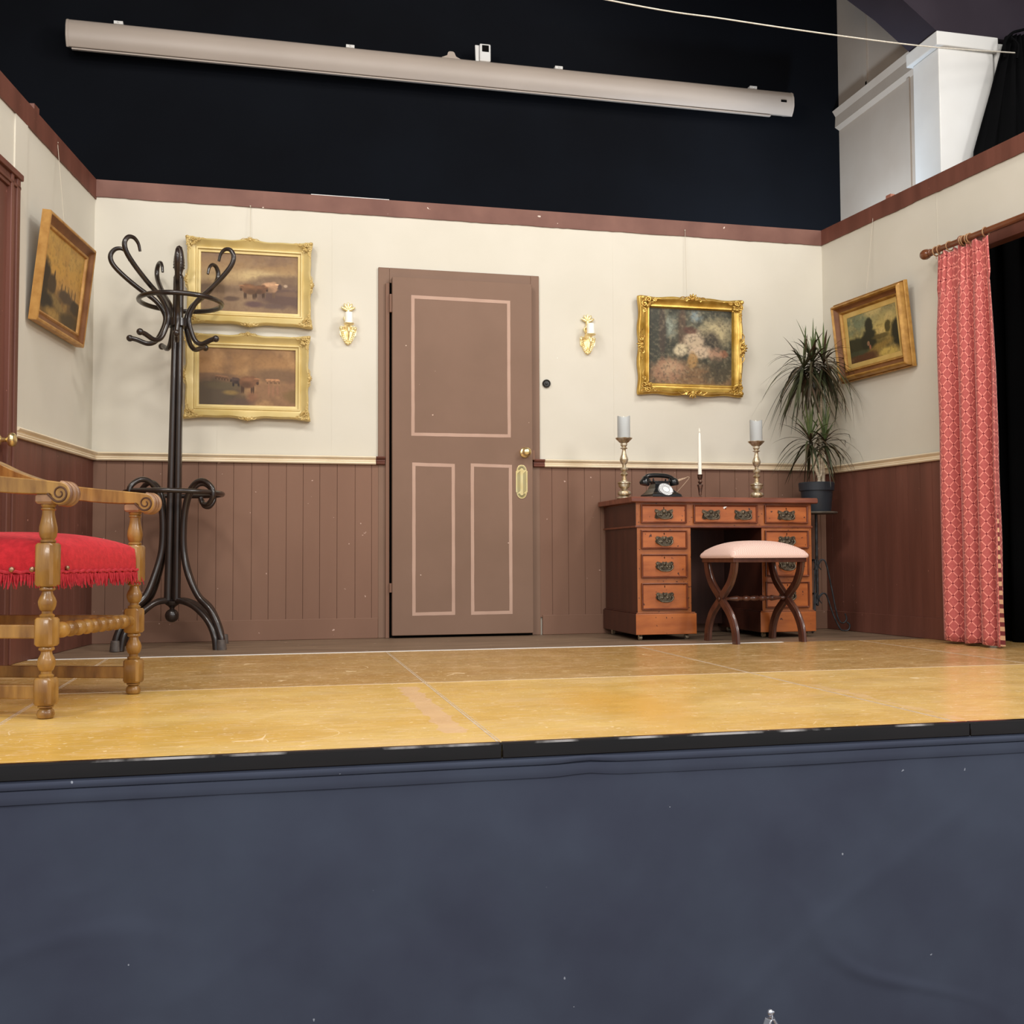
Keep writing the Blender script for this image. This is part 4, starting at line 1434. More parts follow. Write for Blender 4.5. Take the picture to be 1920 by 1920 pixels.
# ------------------------------------------------------------------ armchair
def armchair():
    r = thing('armchair', 'oak armchair with turned legs, scrolled arms and red velvet seat', 'chair', (-0.517, 3.391, 0), (0, 0, math.atan2(0.948, 0.319)))
    HX = 0.264
    def block(bm, x, y, z0, z1, a=0.026, ch=0.007):
        poly = [(a, -a + ch), (a, a - ch), (a - ch, a), (-a + ch, a), (-a, a - ch), (-a, -a + ch), (-a + ch, -a), (a - ch, -a)]
        e = 0.006
        zs = [(z0, 0.84), (z0 + e, 1), (z1 - e, 1), (z1, 0.84)]
        prev = None
        for z, k in zs:
            cur = [bm.verts.new((x + px * k, y + py * k, z)) for px, py in poly]
            if prev:
                for i in range(8):
                    bm.faces.new((prev[i], prev[(i + 1) % 8], cur[(i + 1) % 8], cur[i]))
            else:
                bm.faces.new(cur[::-1])
            prev = cur
        bm.faces.new(prev)
    bul = [(0.019, 0.0), (0.0205, 0.006), (0.014, 0.011), (0.014, 0.017), (0.019, 0.021), (0.0235, 0.033), (0.0245, 0.043), (0.021, 0.054), (0.0155, 0.064), (0.014, 0.072), (0.021, 0.076), (0.021, 0.081), (0.017, 0.086)]
    def legm(x, y):
        bm = BM()
        T = lambda z: Matrix.Translation((x, y, z))
        lathe(bm, [(0.016, 0), (0.021, 0.003), (0.024, 0.012), (0.021, 0.022), (0.015, 0.028), (0.021, 0.031), (0.021, 0.035), (0.017, 0.037)], 20, T(0))
        block(bm, x, y, 0.037, 0.112)
        lathe(bm, bul, 20, T(0.112))
        block(bm, x, y, 0.198, 0.277)
        lathe(bm, bul, 20, T(0.277))
        block(bm, x, y, 0.362, 0.482, 0.0265)
        lathe(bm, [(0.018, 0), (0.021, 0.003), (0.021, 0.007), (0.017, 0.010), (0.022, 0.018), (0.0245, 0.032), (0.024, 0.044), (0.020, 0.062), (0.0165, 0.080), (0.0165, 0.090), (0.020, 0.093), (0.0195, 0.096), (0.016, 0.098), (0.020, 0.103), (0.020, 0.110)], 20, T(0.482))
        return bm
    for x in (-HX, HX):
        obj('leg', legm(x, 0), M_oak, r, smooth=40)
        bm = BM()
        block(bm, x, 0, 0.590, 0.617, 0.027, 0.004)
        obj('arm_block', bm, M_oakdark, r, smooth=30)
    # rear legs running up into the back
    YB = 0.50
    for x in (-0.235, 0.235):
        bm = BM()
        prism(bm, [(YB - 0.02, 0), (YB + 0.022, 0), (YB + 0.022, 0.45), (YB + 0.045, 0.80), (YB + 0.105, 1.16), (YB + 0.065, 1.16), (YB + 0.003, 0.80), (YB - 0.02, 0.45)], x - 0.020, x + 0.020, 'x')
        obj('leg', bm, M_oak, r, smooth=0, bevel=0.004)
    # stretchers
    for x in (-1, 1):
        for z0, z1 in ((0.052, 0.090), (0.218, 0.256)):
            bm = BM()
            prism(bm, [(0.018, z0), (YB - 0.015, z0), (YB - 0.015, z1), (0.018, z1)], x * 0.252 - 0.010, x * 0.252 + 0.010, 'x')
            obj('stretcher', bm, M_oak, r, smooth=0, bevel=0.003)
    bm = BM()
    box(bm, -0.22, 0.22, YB - 0.008, YB + 0.012, 0.22, 0.26)
    obj('stretcher', bm, M_oak, r, smooth=0, bevel=0.003)
    # bobbin-turned front stretcher
    bm = BM()
    prof = [(0.014, 0.0), (0.017, 0.01)]
    L = 2 * HX - 0.05
    nb = 9
    for k in range(nb):
        z0 = 0.03 + k * (L - 0.06) / nb
        d = (L - 0.06) / nb
        for q in range(7):
            t = q / 7
            prof.append((0.0135 + 0.0095 * math.sin(PI * t) ** 0.7, z0 + d * t))
    prof += [(0.0135, L - 0.03), (0.018, L - 0.015), (0.015, L)]
    lathe(bm, prof, 18, Matrix.Translation((-HX + 0.025, 0, 0.238)) @ Matrix.Rotation(PI / 2, 4, 'Y'))
    obj('front_stretcher', bm, M_oak, r, smooth=60)
    # arms: a curved rail ending in a carved scroll
    def arm(x):
        cy, cz, rr = -0.046, 0.618, 0.031
        top = [(0.535, 0.782), (0.48, 0.764), (0.40, 0.728), (0.32, 0.701), (0.22, 0.680), (0.12, 0.667), (0.04, 0.659), (-0.02, 0.653)]
        pts = [(v.x, v.y) for v in catmull([(a, b, 0) for a, b in top], 4)]
        arc = [(cy - rr * math.sin(R(a)), cz + rr * math.cos(R(a))) for a in range(12, 236, 12)]
        bot = [(-0.024, 0.612), (-0.018, 0.6165), (0.04, 0.6170), (0.12, 0.6215), (0.22, 0.6340), (0.32, 0.654), (0.40, 0.680), (0.48, 0.716), (0.535, 0.736)]
        pb_ = [(v.x, v.y) for v in catmull([(a, b, 0) for a, b in bot[2:]], 4)]
        poly = pts + arc + bot[:2] + pb_
        hw = 0.029
        bm = BM()
        prism(bm, poly, x - hw, x + hw, 'x')
        a_ = obj('arm', bm, M_oak, r, smooth=30, bevel=0.003)
        for sx in (-1, 1):
            bm = BM()
            q = []
            for k in range(40):
                t = k / 39
                ang = R(232) - R(560) * t
                q.append((x + sx * hw, cy - 0.001 - (rr - 0.006) * (1 - 0.78 * t) * math.sin(ang), cz + (rr - 0.006) * (1 - 0.78 * t) * math.cos(ang)))
            q = [(x + sx * hw, -0.012, 0.6175)] + q
            tube(bm, q, [0.0034 - 0.0014 * k / len(q) for k in range(len(q))], 6, flat=1.0)
            obj('scroll_groove', bm, M_oakshade, a_, smooth=60)  # raised dark tube, shade of a carved groove put into its colour
        bm = BM()
        for ox in (-0.0195, 0.0, 0.0195):
            q = [(x + ox, cy - (rr - 0.004) * math.sin(R(a)), cz + (rr - 0.004) * math.cos(R(a))) for a in range(0, 200, 10)]
            tube(bm, q, 0.0088, 8)
        obj('reeded_front', bm, M_oakdark, a_, smooth=60)
    arm(-HX)
    arm(HX)
    # upholstered seat with fringe and studs
    bm = BM()
    cushion(bm, -0.272, 0.272, -0.012, 0.50, 0.378, 0.520, 0.470, 0.02, 26)
    seat = obj('seat', bm, M_velvet, r, smooth=60)
    bm = BM()
    q = random.Random(3)
    def strand(p, nrm):
        l = q.uniform(0.030, 0.044)
        d = Vector((q.uniform(-0.008, 0.008), q.uniform(-0.008, 0.008), 0)) + nrm * q.uniform(0.0, 0.006)
        a = Vector(p)
        tube(bm, [a, a + d * 0.4 + Vector((0, 0, -l * 0.5)), a + d + Vector((0, 0, -l))], [0.0026, 0.0022, 0.001], 5)
    for i in range(110):
        t = i / 109
        strand((-0.268 + 0.536 * t, -0.020, 0.397 + q.uniform(-.003, .003)), Vector((0, -1, 0)))
    for sx in (-1, 1):
        for i in range(96):
            t = i / 95
            strand((sx * 0.279, 0.0 + 0.47 * t, 0.397 + q.uniform(-.003, .003)), Vector((sx, 0, 0)))
        tube(bm, [(sx * 0.279, y, 0.402 + 0.002 * math.sin(y * 160)) for y in np.linspace(-0.015, 0.48, 60)], 0.005, 6)
    tube(bm, [(x, -0.020, 0.402 + 0.002 * math.sin(x * 160)) for x in np.linspace(-0.272, 0.272, 60)], 0.005, 6)
    obj('fringe', bm, M_fringe, seat, smooth=60)
    st = None
    for p in ((-0.2, -0.022), (-0.281, 0.035), (-0.281, 0.095), (-0.281, 0.17), (-0.281, 0.25)):
        bm = BM()
        if p[0] == -0.2:
            ball(bm, (p[0], p[1], 0.413), 0.0065, n=10)
        else:
            ball(bm, (p[0], p[1], 0.409), 0.0085, n=10)
        obj('stud', bm, M_stud, seat, smooth=60)
    # back
    bm = BM()
    cushion(bm, -0.21, 0.21, -0.025, 0.025, 0, 0.40, 0.39, 0.01, 10)
    bmesh.ops.transform(bm, matrix=Matrix.Translation((0, 0.565, 0.66)) @ Matrix.Rotation(R(-9), 4, 'X'), verts=bm.verts[:])
    obj('backrest', bm, M_velvet, r, smooth=60)
    bm = BM()
    box(bm, -0.216, 0.216, 0.56, 0.60, 1.07, 1.13)
    obj('top_rail', bm, M_oak, r, smooth=0, bevel=0.004)
armchair()

# ------------------------------------------------------------------ bentwood coat stand
def coat_stand():
    r = thing('coat_stand', 'tall black bentwood coat stand with curled hooks by the cattle paintings', 'coat stand', (-0.478, 5.505, 0), (0, 0.010, 0))
    Z = lambda v: 1.627 + (605 - v) / 376.0
    # bundled pole
    for k in range(4):
        a = PI / 4 + k * PI / 2
        bm = BM()
        pts, rs = [], []
        for i in range(25):
            t = i / 24
            z = 0.235 + (1.845 - 0.235) * t
            o = 0.0285 - 0.013 * t
            pts.append((o * math.cos(a), o * math.sin(a), z))
            rs.append(0.0185 - 0.0055 * t)
        tube(bm, pts, rs, 10)
        obj('pole', bm, M_bent, r, smooth=60)
    bm = BM()
    lathe(bm, [(0.022, 1.84), (0.026, 1.85), (0.022, 1.862), (0.017, 1.872), (0.020, 1.885), (0.026, 1.905), (0.027, 1.93), (0.025, 1.955), (0.021, 1.985), (0.014, 2.008), (0.0, 2.018)], 20)
    for k in range(5):
        torus(bm, (0, 0, 1.902 + 0.014 * k), 0.0265 - 0.0005 * k * k * 0.5, 0.0025, n=18, k=6)
    obj('finial', bm, M_bent, r, smooth=60)
    # hooks
    prof = [(0.172, 632), (0.150, 634), (0.112, 641), (0.085, 636), (0.066, 620), (0.060, 605), (0.066, 588), (0.100, 566), (0.168, 543), (0.228, 520), (0.268, 500), (0.278, 484), (0.262, 472), (0.236, 470), (0.214, 478), (0.204, 492)]
    for az, kk in ((273, 0.80), (224, 1.2), (176, 1.24), (116, 1.12), (54, 1.12), (-22, 1.06)):
        a = R(az)
        pts = catmull([((0.06 + (rr - 0.06) * kk) * math.cos(a), (0.06 + (rr - 0.06) * kk) * math.sin(a), Z(v)) for rr, v in ([(a * (1.14 if b > 606 else 1.0), (b + 7 if b > 612 else 605 + (b - 605) * (0.86 if az == 273 else 1.0))) for a, b in prof])], 5)
        m = len(pts)
        rs = [0.0125 if i < m * 0.72 else 0.0125 - 0.006 * (i / m - 0.72) / 0.28 for i in range(m)]
        bm = BM()
        tube(bm, pts, rs, 9)
        ball(bm, pts[0], 0.0175, n=10)
        obj('hook', bm, M_bent, r, smooth=60)
    bm = BM()
    torus(bm, (0.012, 0, Z(567)), 0.200, 0.0125, n=44, k=9)
    obj('hook_ring', bm, M_bent, r, smooth=60)
    bm = BM()
    lathe(bm, [(0.038, 1.600), (0.055, 1.602), (0.055, 1.640), (0.038, 1.642)], 20)
    obj('collar', bm, M_bent, r, smooth=40)
    # umbrella ring
    bm = BM()
    torus(bm, (0, 0, 0.765), 0.232, 0.0125, n=44, k=9)
    obj('umbrella_ring', bm, M_bent, r, smooth=60)
    # four legs: each a swept rod curling over the ring, with an arch rod beside it
    feet = [(0.255, -0.19), (-0.245, -0.175), (0.235, 0.20), (-0.225, 0.20)]
    for fx, fy in feet:
        d = Vector((fx, fy, 0))
        R0 = d.length
        d.normalize()
        prof = [(R0, 0.0), (R0 - 0.018, 0.08), (R0 - 0.075, 0.185), (R0 - 0.155, 0.255), (0.098, 0.36), (0.066, 0.47), (0.060, 0.58), (0.068, 0.68), (0.092, 0.765), (0.135, 0.815), (0.185, 0.822), (0.232, 0.790), (0.240, 0.745), (0.212, 0.708), (0.178, 0.712), (0.165, 0.74)]
        pts = catmull([(d.x * a, d.y * a, z) for a, z in prof], 6)
        m = len(pts)
        bm = BM()
        tube(bm, pts, [0.0175 - 0.006 * i / m for i in range(m)], 10)
        leg = obj('leg', bm, M_bent, r, smooth=60)
        sd = Vector((-d.y, d.x, 0)) * 0.026
        sd = sd if sd.y < 0 else -sd
        prof2 = [(R0 - 0.022, 0.0), (R0 - 0.036, 0.07), (R0 - 0.080, 0.140), (R0 - 0.16, 0.200), (0.08, 0.228), (0.0, 0.234)]
        pts = catmull([(d.x * a + sd.x * (a / R0), d.y * a + sd.y * (a / R0), z) for a, z in prof2], 6)
        bm = BM()
        tube(bm, pts, 0.0155, 10)
        obj('arch_rod', bm, M_bent, leg, smooth=60)
        bm = BM()
        c = d * (R0 + 0.0) + sd * 0.45
        lathe(bm, [(0.026, 0.0), (0.025, 0.004), (0.021, 0.045), (0.019, 0.050)], 12, Matrix.Translation((c.x, c.y, 0)))
        obj('foot_cap', bm, M_bentworn, leg, smooth=40)
    bm = BM()
    lathe(bm, [(0.0, 0.236), (0.036, 0.228), (0.034, 0.214), (0.020, 0.204), (0.012, 0.196), (0.012, 0.18), (0.0, 0.178)], 16)
    ball(bm, (0, 0, 0.158), 0.034, n=18)
    obj('drop_ball', bm, M_bent, r, smooth=60)
coat_stand()

# ------------------------------------------------------------------ pedestal desk
DX, DY = 1.852, 5.262
def desk():
    r = thing('pedestal_desk', 'reddish mahogany pedestal desk with nine drawers against the back wall', 'desk', (DX, DY, 0))
    X = lambda x: x - DX
    bm = BM()
    prism(bm, [(-0.020, 0.727), (-0.020, 0.745), (-0.012, 0.755), (0.565, 0.755), (0.565, 0.727), (-0.008, 0.724)], X(1.838), X(2.908), 'x')
    obj('desk_top', bm, M_mahogtop, r, smooth=0, bevel=0.004)
    bm = BM()
    box(bm, X(1.872), X(2.882), 0.012, 0.555, 0.602, 0.726)
    obj('frieze', bm, [M_mahograil], r, smooth=0, bevel=0.002)
    bm = BM()
    box(bm, X(1.866), X(2.888), 0.006, 0.558, 0.592, 0.603)
    obj('moulding', bm, M_mahogedge, r, smooth=0, bevel=0.003)
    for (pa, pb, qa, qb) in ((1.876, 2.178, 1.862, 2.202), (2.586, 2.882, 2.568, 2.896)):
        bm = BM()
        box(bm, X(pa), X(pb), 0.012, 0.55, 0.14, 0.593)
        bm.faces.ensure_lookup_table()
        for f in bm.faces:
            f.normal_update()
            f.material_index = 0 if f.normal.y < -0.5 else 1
        obj('pedestal', bm, [M_mahograil, M_mahogshade], r, smooth=0, bevel=0.002)
        bm = BM()
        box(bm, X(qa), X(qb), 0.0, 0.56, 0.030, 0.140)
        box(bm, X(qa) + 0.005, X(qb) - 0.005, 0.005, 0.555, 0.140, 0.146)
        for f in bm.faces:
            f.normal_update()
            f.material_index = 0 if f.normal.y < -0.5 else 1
        obj('plinth', bm, [M_mahog, M_mahogshade], r, smooth=0, bevel=0.004)
        for cx in (qa + 0.04, qb - 0.04):
            for cy in (0.05, 0.5):
                bm = BM()
                lathe(bm, [(0.0, -0.008), (0.013, -0.008), (0.014, 0.0), (0.013, 0.008), (0, 0.008)], 14, Matrix.Translation((X(cx), cy, 0.014)) @ Matrix.Rotation(PI / 2, 4, 'Y'))
                box(bm, X(cx) - 0.010, X(cx) + 0.010, cy - 0.004, cy + 0.004, 0.014, 0.031)
                obj('caster', bm, M_silverbrass, r, smooth=40)
    # thin sheets that put painted shade on the frieze sides
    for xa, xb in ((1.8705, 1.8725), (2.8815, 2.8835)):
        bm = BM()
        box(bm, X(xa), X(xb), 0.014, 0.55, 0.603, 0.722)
        obj('side_panel', bm, M_mahogshade, r, smooth=0)
    def handle(parent, cx, cz, wide):
        bm = BM()
        y = -0.004
        half = [(0.0, 0.017), (0.008, 0.021), (0.014, 0.015), (0.022, 0.018), (0.034, 0.021), (0.042, 0.014), (0.038, 0.008), (0.043, 0.0), (0.038, -0.010), (0.028, -0.014), (0.014, -0.019), (0.0, -0.017)] if not wide else \
               [(0.0, 0.022), (0.008, 0.020), (0.016, 0.014), (0.026, 0.018), (0.040, 0.022), (0.043, 0.012), (0.037, 0.004), (0.041, -0.006), (0.043, -0.016), (0.034, -0.021), (0.016, -0.018), (0.0, -0.021)]
        outl = half + [(-a, b) for a, b in half[::-1] if a > 0]
        prism(bm, [(cx + a, cz + b) for a, b in outl], y, 0.001, 'y')
        for sx in (-1, 1):
            tube(bm, spiral(cx + sx * 0.024, cz + 0.004, 0.010, 1.3, y - 0.001, sx, 0.5), 0.0024, 5)
            ball(bm, (cx + sx * 0.033, y, cz + 0.008), 0.006, 1, 0.7, 1, 8)
            ball(bm, (cx + sx * 0.012, y, cz - 0.004), 0.006, 1, 0.7, 1, 8)
        ball(bm, (cx, y, cz + 0.010), 0.008, 1, 0.7, 1.1, 8)
        SC = Matrix.Translation((cx, 0, cz)) @ Matrix.Diagonal((1.2, 1, 1.2, 1)) @ Matrix.Translation((-cx, 0, -cz))
        bmesh.ops.transform(bm, matrix=SC, verts=bm.verts[:])
        h = obj('handle', bm, M_bronze, parent, smooth=60)
        bm = BM()
        tube(bm, catmull([(cx - 0.032, y - 0.004, cz + 0.006), (cx - 0.034, y - 0.012, cz - 0.006), (cx - 0.022, y - 0.014, cz - 0.018), (cx, y - 0.014, cz - 0.021), (cx + 0.022, y - 0.014, cz - 0.018), (cx + 0.034, y - 0.012, cz - 0.006), (cx + 0.032, y - 0.004, cz + 0.006)], 5), 0.0032, 7)
        bmesh.ops.transform(bm, matrix=SC, verts=bm.verts[:])
        me = bpy.data.meshes.new('tmp')
        bm.to_mesh(me)
        bm.free()
        b2 = BM()
        b2.from_mesh(h.data)
        b2.from_mesh(me)
        b2.to_mesh(h.data)
        b2.free()
        h.data.polygons.foreach_set('use_smooth', [True] * len(h.data.polygons))
        bpy.data.meshes.remove(me)
    def drawer(xa, xb, z0, z1, handles, hz, wide=False):
        xa, xb = X(xa), X(xb)
        bm = BM()
        box(bm, xa, xb, 0.006, 0.02, z0, z1)
        y0 = 0.006
        d = obj('drawer', bm, M_mahog, r, smooth=0)
        d.location = (0, 0, 0)
        bm = BM()
        t = 0.010
        sweep_frame(bm, xb - xa, z1 - z0, [(0, -0.004), (0.0, 0.006), (0.003, 0.008), (0.007, 0.004), (0.009, 0.0005)], N=1)
        bmesh.ops.translate(bm, vec=((xa + xb) / 2, y0, z0), verts=bm.verts[:])
        obj('cock_bead', bm, M_mahogedge, d, smooth=0)
        bm = BM()
        zc = z1 - 0.016
        xc = (xa + xb) / 2
        box(bm, xc - 0.0016, xc + 0.0016, y0 - 0.0012, y0, zc - 0.008, zc)
        ball(bm, (xc, y0, zc), 0.003, 1, 0.4, 1, 8)
        obj('keyhole', bm, M_dark, d)
        for hx in handles:
            n0 = len(bpy.data.objects)
            hb_before = set(bpy.data.objects)
            handle(d, X(hx), hz, wide)
            for o in set(bpy.data.objects) - hb_before:
                o.location = (0, y0, 0)
    drawer(1.898, 2.152, 0.616, 0.714, [2.025], 0.664, True)
    drawer(2.194, 2.560, 0.616, 0.714, [2.292, 2.478], 0.662, True)
    drawer(2.604, 2.858, 0.616, 0.714, [2.730], 0.661, True)
    for xa, xb in ((1.898, 2.154), (2.604, 2.860)):
        xm = (xa + xb) / 2
        drawer(xa, xb, 0.480, 0.578, [xm], 0.522)
        drawer(xa, xb, 0.328, 0.452, [xm], 0.388)
        drawer(xa, xb, 0.160, 0.300, [xm], 0.226)
    bm = BM()
    prism(bm, [(X(2.362), 0.700), (X(2.372), 0.706), (X(2.386), 0.712), (X(2.384), 0.705), (X(2.374), 0.697), (X(2.366), 0.694)], 0.0045, 0.006, 'y')
    obj('paper_scrap', bm, M_tape, r, smooth=0, label='torn white paper scrap on the middle drawer')
    bm = BM()
    box(bm, X(2.178), X(2.586), 0.50, 0.51, 0.05, 0.60)
    obj('kneehole_shade_panel', bm, M_mahogshade, r, smooth=0)  # added dark sheet, its colour stands in for the kneehole's shade
desk()

# ------------------------------------------------------------------ stool
def stool():
    r = thing('dressing_stool', 'x-frame wooden stool with pink woven seat in front of the desk', 'stool', (2.245, 4.895, 0), (0, 0, R(8)))
    W_, D = 0.445, 0.305
    bm = BM()
    cushion(bm, -0.006, W_ + 0.006, -0.006, D + 0.006, 0.430, 0.520, 0.452, 0.02, 24)
    obj('seat', bm, M_pink, r, smooth=60)
    bm = BM()
    box(bm, 0.004, W_ - 0.004, 0.002, D - 0.002, 0.408, 0.432)
    obj('seat_rail', bm, M_stoolwood, r, smooth=0, bevel=0.002)
    def half(bm, x, flip):
        # one curved bar of the X: from a front foot up to the back (flip: the other way)
        pts = [(0.018, 0.0), (0.030, 0.075), (0.068, 0.145), (0.128, 0.200), (0.152, 0.222), (0.176, 0.244), (0.236, 0.300), (0.270, 0.36), (0.282, 0.412)]
        sm = [(v[0], v[1]) for v in catmull([(a, b, 0) for a, b in pts], 5)]
        # bow: curve outwards towards foot and top
        m = len(sm)
        prev = None
        for i in range(m):
            p = Vector(sm[i])
            t = (Vector(sm[min(i + 1, m - 1)]) - Vector(sm[max(i - 1, 0)])).normalized()
            nr = Vector((-t.y, t.x))
            if i == 0 or i == m - 1:
                nr = Vector((-1, 0))
            hw = 0.0155
            ring = []
            for sx, sn, gx in ((-1, -1, 0), (-1, 1, 0), (-0.25, 1, 0), (0, 1, -0.003), (0.25, 1, 0), (1, 1, 0), (1, -1, 0), (0.25, -1, 0), (0, -1, 0.003), (-0.25, -1, 0)):
                q = p + nr * (hw * sn + gx)
                yy = q.x if not flip else D - q.x
                ring.append(bm.verts.new((x + sx * 0.0135, yy, max(q.y, 0))))
            if prev:
                k = len(ring)
                for j in range(k):
                    bm.faces.new((prev[j], prev[(j + 1) % k], ring[(j + 1) % k], ring[j]))
            else:
                bm.faces.new(ring)
            prev = ring
        bm.faces.new(prev[::-1])
    for x in (0.024, W_ - 0.024):
        for flip in (False, True):
            bm = BM()
            half(bm, x, flip)
            obj('leg', bm, M_stoolwood, r, smooth=50)
        bm = BM()
        ball(bm, (x - 0.013 * (1 if x < 0.2 else -1), D / 2, 0.222), 0.009, 0.6, 1, 1, 10)
        obj('boss', bm, M_stoolwood, r, smooth=60)
    bm = BM()
    L = W_ - 0.07
    prof = [(0.010, 0), (0.013, 0.012), (0.009, 0.02), (0.008, 0.03), (0.014, 0.075), (0.015, 0.085), (0.009, 0.10), (0.012, 0.106), (0.008, 0.112), (0.014, 0.130), (0.015, 0.145), (0.009, 0.162), (0.013, 0.168), (0.0145, L / 2)]
    prof = prof + [(a, L - b) for a, b in prof[-2::-1]]
    lathe(bm, prof, 16, Matrix.Translation((0.035, D / 2, 0.222)) @ Matrix.Rotation(PI / 2, 4, 'Y'))
    obj('stretcher', bm, M_stoolwood, r, smooth=60)
stool()

# ------------------------------------------------------------------ things on the desk
ZT = 0.7555
def candlestick(loc, label):
    k = 0.000476
    pr = [(0, 1050), (78, 1050), (80, 1042), (76, 1034), (58, 1024), (50, 1018), (62, 1010), (70, 998), (70, 986), (64, 968), (48, 958), (36, 945), (50, 930), (60, 915), (62, 895), (62, 884), (70, 872), (68, 864), (40, 852), (34, 840), (30, 815), (28, 792), (48, 778), (52, 772), (46, 764), (28, 748), (30, 738), (46, 728), (50, 716), (50, 702), (32, 692), (22, 676), (22, 660), (36, 634), (45, 606), (43, 585), (34, 550), (26, 520), (22, 490), (24, 480), (38, 474), (38, 468), (24, 460), (28, 452), (36, 436), (36, 412), (56, 402), (66, 390), (86, 372), (98, 358), (98, 354), (86, 356), (70, 368), (0, 370)]
    r = thing('candlestick', label, 'candlestick', loc, group='tall brass candlesticks on the desk')
    bm = BM()
    n = len(pr)
    lathe(bm, [((a * 1.12 if a > 58 else a * 0.86) * k, (1050 - b) * k) for a, b in pr[:32]], 24)
    obj('base', bm, M_silverbrass, r, smooth=35)
    bm = BM()
    lathe(bm, [((a * 1.1 if a > 34 else a * 0.95) * k, (1050 - b) * k) for a, b in pr[31:46]], 24)
    obj('stem', bm, M_silverbrass, r, smooth=35)
    bm = BM()
    lathe(bm, [(a * k, (1050 - b) * k) for a, b in pr[45:]], 24)
    obj('drip_pan', bm, M_silverbrass, r, smooth=35)
    return r
c1 = candlestick((1.876, 5.47, ZT), 'tall brass candlestick at the left end of the desk')
copy_tree(c1, (2.668, 5.49, ZT), 'tall brass candlestick near the right end of the desk')
def pillar(loc, label):
    r = thing('pillar_candle', label, 'candle', loc, group='grey pillar candles on the candlesticks')
    bm = BM()
    n = 28
    prev = None
    for rr, z in ((0.0, 0.0), (0.034, 0.0), (0.035, 0.004), (0.035, 0.06), (0.035, 0.118), (0.033, 0.124), (0.031, 0.122), (0.028, 0.108), (0.0, 0.102)):
        ring = []
        for k in range(n):
            a = 2 * PI * k / n
            zz = z + (0.006 * math.cos(a * 2 + 0.6) if z > 0.11 else 0)
            ring.append(bm.verts.new((rr * math.cos(a), rr * math.sin(a), zz)))
        if prev:
            for k in range(n):
                bm.faces.new((prev[k], prev[(k + 1) % n], ring[(k + 1) % n], ring[k]))
        prev = ring
    bmesh.ops.remove_doubles(bm, verts=bm.verts[:], dist=1e-6)
    obj('wax', bm, M_grey, r, smooth=50)
    bm = BM()
    lathe(bm, [(0.0, 0.100), (0.005, 0.102), (0.006, 0.112), (0.003, 0.124), (0, 0.130)], 8)
    obj('flame_tip', bm, M_wax, r, smooth=60)
    return r
zc = ZT + (1050 - 369) * 0.000476
p1 = pillar((1.876, 5.47, zc), 'grey pillar candle on the left brass candlestick')
copy_tree(p1, (2.668, 5.49, zc), 'grey pillar candle on the right brass candlestick')
def taper():
    r = thing('taper_holder', 'small dark metal candlestick holding a white taper beside the telephone', 'candlestick', (2.322, 5.48, ZT))
    k = 0.000476
    pr = [(0, 0), (36, 0), (38, 8), (36, 20), (20, 34), (12, 44), (16, 60), (22, 110), (26, 140), (33, 160), (33, 172), (14, 182), (18, 194), (28, 206), (22, 218), (16, 228), (26, 246), (28, 262), (30, 285), (33, 290), (22, 292), (0, 292)]
    bm = BM()
    lathe(bm, [(a * k * 1.05, b * k) for a, b in pr], 20)
    obj('holder', bm, M_pewter, r, smooth=40)
    t = thing('taper_candle', 'slim white taper candle standing in the small dark candlestick', 'candle', (2.322, 5.48, ZT + 0.137))
    bm = BM()
    lathe(bm, [(0, 0), (0.0105, 0), (0.010, 0.08), (0.008, 0.21), (0.0062, 0.228), (0.0035, 0.234), (0.0, 0.236)], 14)
    obj('wax', bm, M_wax, t, smooth=60)
    bm = BM()
    lathe(bm, [(0.0012, 0.234), (0.005, 0.240), (0.0045, 0.250), (0.001, 0.262)], 8)
    obj('flame_tip', bm, M_wax, t, smooth=60)
taper()

